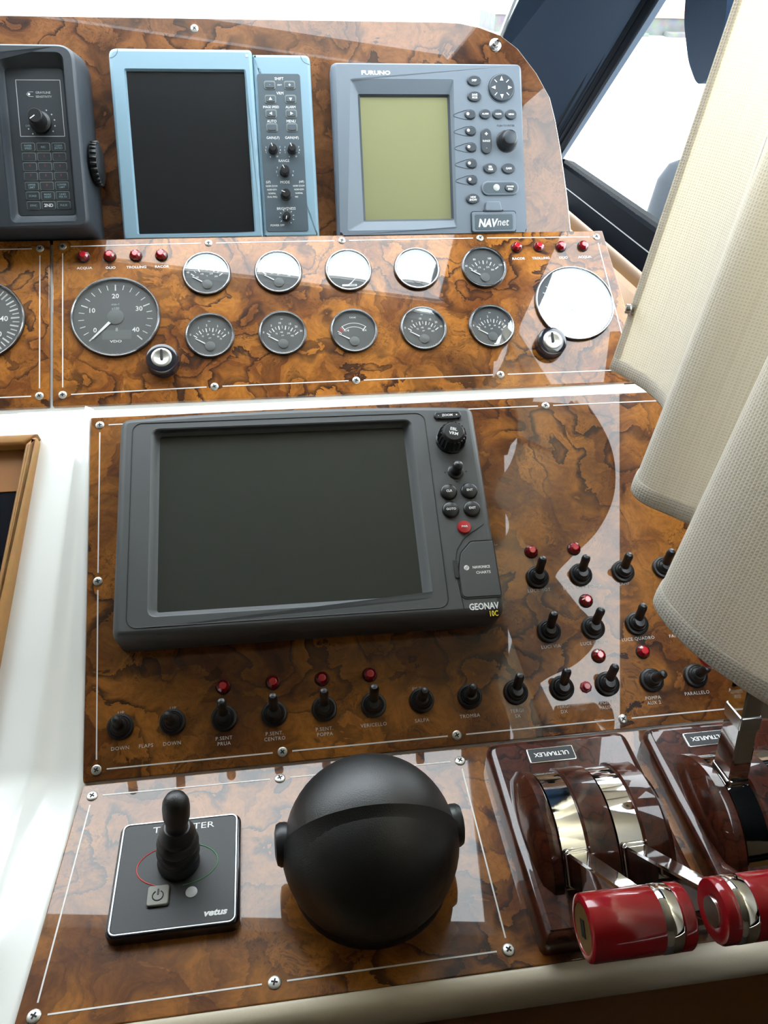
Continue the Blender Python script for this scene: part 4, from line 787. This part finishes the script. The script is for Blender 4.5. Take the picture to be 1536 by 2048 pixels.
# ================================================================== engine levers
V0, HH, RA, LL = -6.5, -10, 61, 186
def arcp(phi, r, u): return (u, V0-r*math.sin(R(phi)), HH+r*math.cos(R(phi)))
def throttle(u0, levers, label):
    t = thing('engine_control', label, 'engine control', PM('D', u0, 364.5), 'twin lever engine control boxes')
    MB().prism(rp([(0, -92), (128, -92), (128, 82), (0, 82)], [6, 6, 12, 12]), 0, 20, 7, 4).build('housing', 'mahogany', t, ang=60)
    # curved hump: side cheeks, centre, with two slots for the chrome quadrants
    a0, a1 = -58, 76; N = 22
    for x0, x1 in ((16, 26), (46, 70), (90, 110)):
        rows = []
        for i in range(N+1):
            ph = a0+(a1-a0)*i/N; sl = 9 if x0 == 16 else 0; sr = 9 if x1 == 110 else 0
            rows.append([arcp(ph, 30, x0-sl), arcp(ph, RA-6, x0-sl*.55), arcp(ph, RA-1, x0), arcp(ph, RA+1, x0+1.5), arcp(ph, RA+1.2, (x0+x1)/2), arcp(ph, RA+1, x1-1.5), arcp(ph, RA-1, x1), arcp(ph, RA-6, x1+sr*.55), arcp(ph, 30, x1+sr)])
        MB().loft(rows, cap0=True, cap1=True).build('hump_cheek', 'mahogany', t, ang=45)
    for k_, (xs, ph, full, knob) in enumerate(levers):
        rows = [[arcp(a0+2+(a1-a0-4)*i/N, 34, xs), arcp(a0+2+(a1-a0-4)*i/N, RA-1.2, xs), arcp(a0+2+(a1-a0-4)*i/N, RA-1.2, xs+18.6), arcp(a0+2+(a1-a0-4)*i/N, 34, xs+18.6)] for i in range(N+1)]
        MB().loft(rows, cap0=True).build('quadrant', 'chrome', t, ang=30)
        if ph is None: continue
        lv_ = link('lever', None, t, T(xs+9.3, V0, HH) @ Matrix.Rotation(R(ph), 4, 'X')); lv_.empty_display_size = .01
        # tapered flat arm along local z
        ar = lambda wx, wy, z: [(-wx, -wy, z), (-wx+1.5, -wy-1.2, z), (wx-1.5, -wy-1.2, z), (wx, -wy, z), (wx, wy, z), (wx-1.5, wy+1.2, z), (-wx+1.5, wy+1.2, z), (-wx, wy, z)]
        MB().loft([ar(8.6, 11, 48), ar(8.4, 10.5, 70), ar(7.8, 9.5, 120), ar(7.0, 8.5, LL)]).build('arm', 'chrome', lv_, ang=25)
        MB().prism(rr(18.4, 27, 3), RA-2, RA+3, 1).build('root_collar', 'chrome', lv_); (MB().prism(rr(17.6, 23.5, 2), 112, 123, .8, cap0=True).build('band', 'steel', lv_) if ph < 0 else None)
        s = knob
        Rm = Matrix.Translation((.011 if s > 0 else 0, 0, LL*.001)) @ Matrix.Rotation(R(90*s), 4, 'Y')
        k0 = link('grip', None, lv_, Rm); k0.empty_display_size = .01
        return_parts = [('grip_sleeve', [(17.6, -.5), (18.4, 1), (18.4, 40), (18.0, 41.6), (16, 42.4), (13.5, 42.4), (13.2, 41.6)], 'knob_red'), ('end_badge', [(13.3, 41.4), (13.3, 42.0), (.05, 42.1)], 'brass'), ('chrome_ring', [(17.9, -10.5), (18.6, -9.5), (18.6, -1), (17.9, .2)], 'chrome'),
                        ('grip_collar', [(17.6, -10), (18.4, -11), (18.4, -17), (17.4, -18.4), (9, -19), (8.6, -18.8)], 'knob_red'), ('end_screw', [(8.6, -18.8), (8.4, -19.4), (.05, -19.4)], 'steel')]
        for nm, pr, mt in return_parts: MB().lathe(pr, 40, cap1=nm in ('end_badge', 'end_screw')).xf(Matrix.Translation((0, 0, 0))).build(nm, mt, k0)
        MB().box(-3, 3, -5, 5, 41.9, 42.4).build('badge_mark', 'print_black', k0, smooth=False)
    bd = MB().prism(rr(41, 15, 1.2), 19.6, 21, .4).build('badge_frame', 'steel', t, T(54, 62, 0)); bp_ = MB().prism(rr(39, 13, .8), 20.9, 21.3).build('badge', 'print_black', bd, smooth=False)
    text(bp_, 'ULTRAFLEX', 0, 0, 21.4, 4.2, rot=math.pi, sx=1.0, bold=.02)
    return t
throttle(159.5, [(27, 45, 1, -1), (71, 45, 1, 1)], 'mahogany lever box with both chrome levers pulled back and red grips')
throttle(302, [(27, -10, 1, -1), (71, None, 1, 1)], 'mahogany lever box at the right edge with an upright lever')

# ================================================================== curtain
ct = thing('curtain', 'cream woven curtain hanging in folds at the right side window', 'curtain', WM)
hem = [(352, 735), (364, 716), (376, 690), (381, 660), (376, 625), (355, 590), (322, 562), (303, 543), (306, 525), (326, 505), (344, 485), (346, 462), (322, 440), (288, 427), (272, 415), (272, 395), (282, 366), (302, 335), (325, 305), (345, 270), (348, 235), (330, 200), (305, 175), (300, 150), (320, 115), (345, 85), (350, 50), (335, 10), (312, -20), (315, -60), (345, -95), (352, -140)]
def cat(pts, n=5):
    out = []
    for i in range(len(pts)-1):
        p0, p1, p2, p3 = [Vector(pts[max(0, min(len(pts)-1, i+k))]) for k in (-1, 0, 1, 2)]
        for j in range(n):
            t = j/n; out.append(.5*((2*p1)+(p2-p0)*t+(2*p0-5*p1+4*p2-p3)*t*t+(3*p1-p0-3*p2+p3)*t**3))
    out.append(Vector(pts[-1])); return out
hp_ = cat(hem)
cx_mid = 335
NZ = 26; ZB = [-.0]
def cpt(i, z):
    p = hp_[i]; t = (z+372)/(HZ-5+372)
    x = p.x*(1-t*.38)+(395)*t*.38+ (86*t if True else 0)*.75
    y = p.y+ (28*t if p.y < 650 else 5*t)
    zb = -362-(735-max(p.y, 300))*.115
    zz = zb+(HZ-5-zb)*((z+372)/(HZ-5+372))
    return (x, y, zz)
rows = [[cpt(i, -372+(HZ-5+372)*k/NZ) for i in range(len(hp_))] for k in range(NZ+1)]
arc = [0]
for i in range(1, len(hp_)): arc.append(arc[-1]+(hp_[i]-hp_[i-1]).length)
def cloth(rows, name, off=0):
    mb = MB().loft(rows, cap1=False, closed=False); me = mb.mesh(name, 'curtain_cloth', True, 180)
    uvl = me.uv_layers.new(name='UVMap'); nv = len(rows[0])
    for lp in me.loops:
        i = lp.vertex_index % nv; z = rows[lp.vertex_index//nv][i][2]; uvl.data[lp.index].uv = (arc[i]*.001, z*.001)
    return me
cl = link('cloth', cloth(rows, 'cloth'), ct)
# turned-up hem and front seam: slightly proud doubled strips
def offs(r, d):
    out = []
    for i in range(len(r)):
        a = Vector(r[max(0, i-1)]); b_ = Vector(r[min(len(r)-1, i+1)]); tdir = (b_-a); nrm = Vector((tdir.y, -tdir.x, 0)).normalized(); out.append(tuple(Vector(r[i])+nrm*d))
    return out
zl = [0, .35, .8, 1]
base = rows[0]; r12 = [tuple(Vector(a)+(Vector(b_)-Vector(a))*.62) for a, b_ in zip(rows[0], rows[1])]
def mix(t): return [tuple(Vector(a)*(1-t)+Vector(b_)*t) for a, b_ in zip(base, r12)]
hr = [offs(mix(1), .2), offs(mix(.95), 1.1), offs(mix(.5), 1.5), offs(mix(.05), 1.2), [(x, y, z-1.2) for x, y, z in base], offs(mix(.05), -1.2), offs(mix(.5), -1.5), offs(mix(.95), -1.1), offs(mix(1), -.2)]
link('hem', cloth(hr, 'hem'), ct)
fe = [[cpt(i, -372+(HZ-5+372)*k/NZ) for i in range(0, 3)] for k in range(NZ+1)]
arcb = arc; link('front_seam', cloth([offs(r, 1.0) for r in fe], 'front_seam'), ct); link('front_seam', cloth([offs(r, -1.0) for r in fe], 'front_seam'), ct)
sp_ = cpt(1, -305)
MB().lathe([(7.5, -1.5), (7.5, 1), (6, 2.4), (5, 2.6), (5, 6.4), (3.8, 7.4), (3, 6.4), (.05, 6.2)], 24, cap0=True).build('snap_stud', 'steel', ct, Matrix.Translation(Vector(sp_)*.001) @ Matrix.Rotation(R(-90), 4, 'Y') @ Matrix.Rotation(R(-25), 4, 'X'))
rl = MB().tube([(468, 770, HZ-3), (468, -1400, HZ-3)], 5, 10).build('curtain_rail', 'frame_alu', None, WM); tag(rl, 'thin metal rail under the ceiling that carries the cream curtain', 'rail')
# dark padded visor flap beside the side window
vf = thing('sun_visor', 'dark rounded visor flap hanging at the side window behind the curtain', 'visor', WM)
def vpt(y, z): return (.505*1000+(-z)*.12, y, z)
oy = rp([(1062, 160), (1062, -70), (1046, -108), (1018, -132), (990, -118), (960, -60), (960, 160)][::-1], 45, 6)
MB().loft([[(508-.2*z-9, y, z) for y, z in oy], [(508-.2*z, y, z) for y, z in oy]], cap0=True).build('flap', 'pillar_vinyl', vf)
MB().tube([(sx_(160)-8, 1040, 158), (sx_(HZ)-6, 1000, HZ)], 6, 8).build('arm', 'rail_black', vf)

# ================================================================== lettering
tmp = []
for a in TXT:
    parent, body, x, y, z, h, mat, rot, sx, shear, name, space, align, bold = a
    c = bpy.data.curves.new('t', 'FONT'); c.body = body; c.size = h/.72*.001; c.align_x = align; c.align_y = 'CENTER'; c.shear = shear; c.space_character = space
    c.offset = bold*h*.001; c.resolution_u = 2; c.extrude = .00004
    o = bpy.data.objects.new('t', c); COL.objects.link(o); tmp.append(o)
bpy.context.view_layer.update(); dg = bpy.context.evaluated_depsgraph_get()
for o, a in zip(tmp, TXT):
    parent, body, x, y, z, h, mat, rot, sx, shear, name, space, align, bold = a
    me = bpy.data.meshes.new_from_object(o.evaluated_get(dg)); me.name = name; me.materials.clear(); me.materials.append(MATS[mat])
    ys = [v.co.y for v in me.vertices]; cy = (max(ys)+min(ys))/2 if ys else 0
    for v in me.vertices: v.co.y -= cy
    link(name, me, parent, T(x, y, z, rot) @ Matrix.Diagonal((sx, 1, 1, 1)))
for o in tmp:
    c = o.data; bpy.data.objects.remove(o); bpy.data.curves.remove(c)
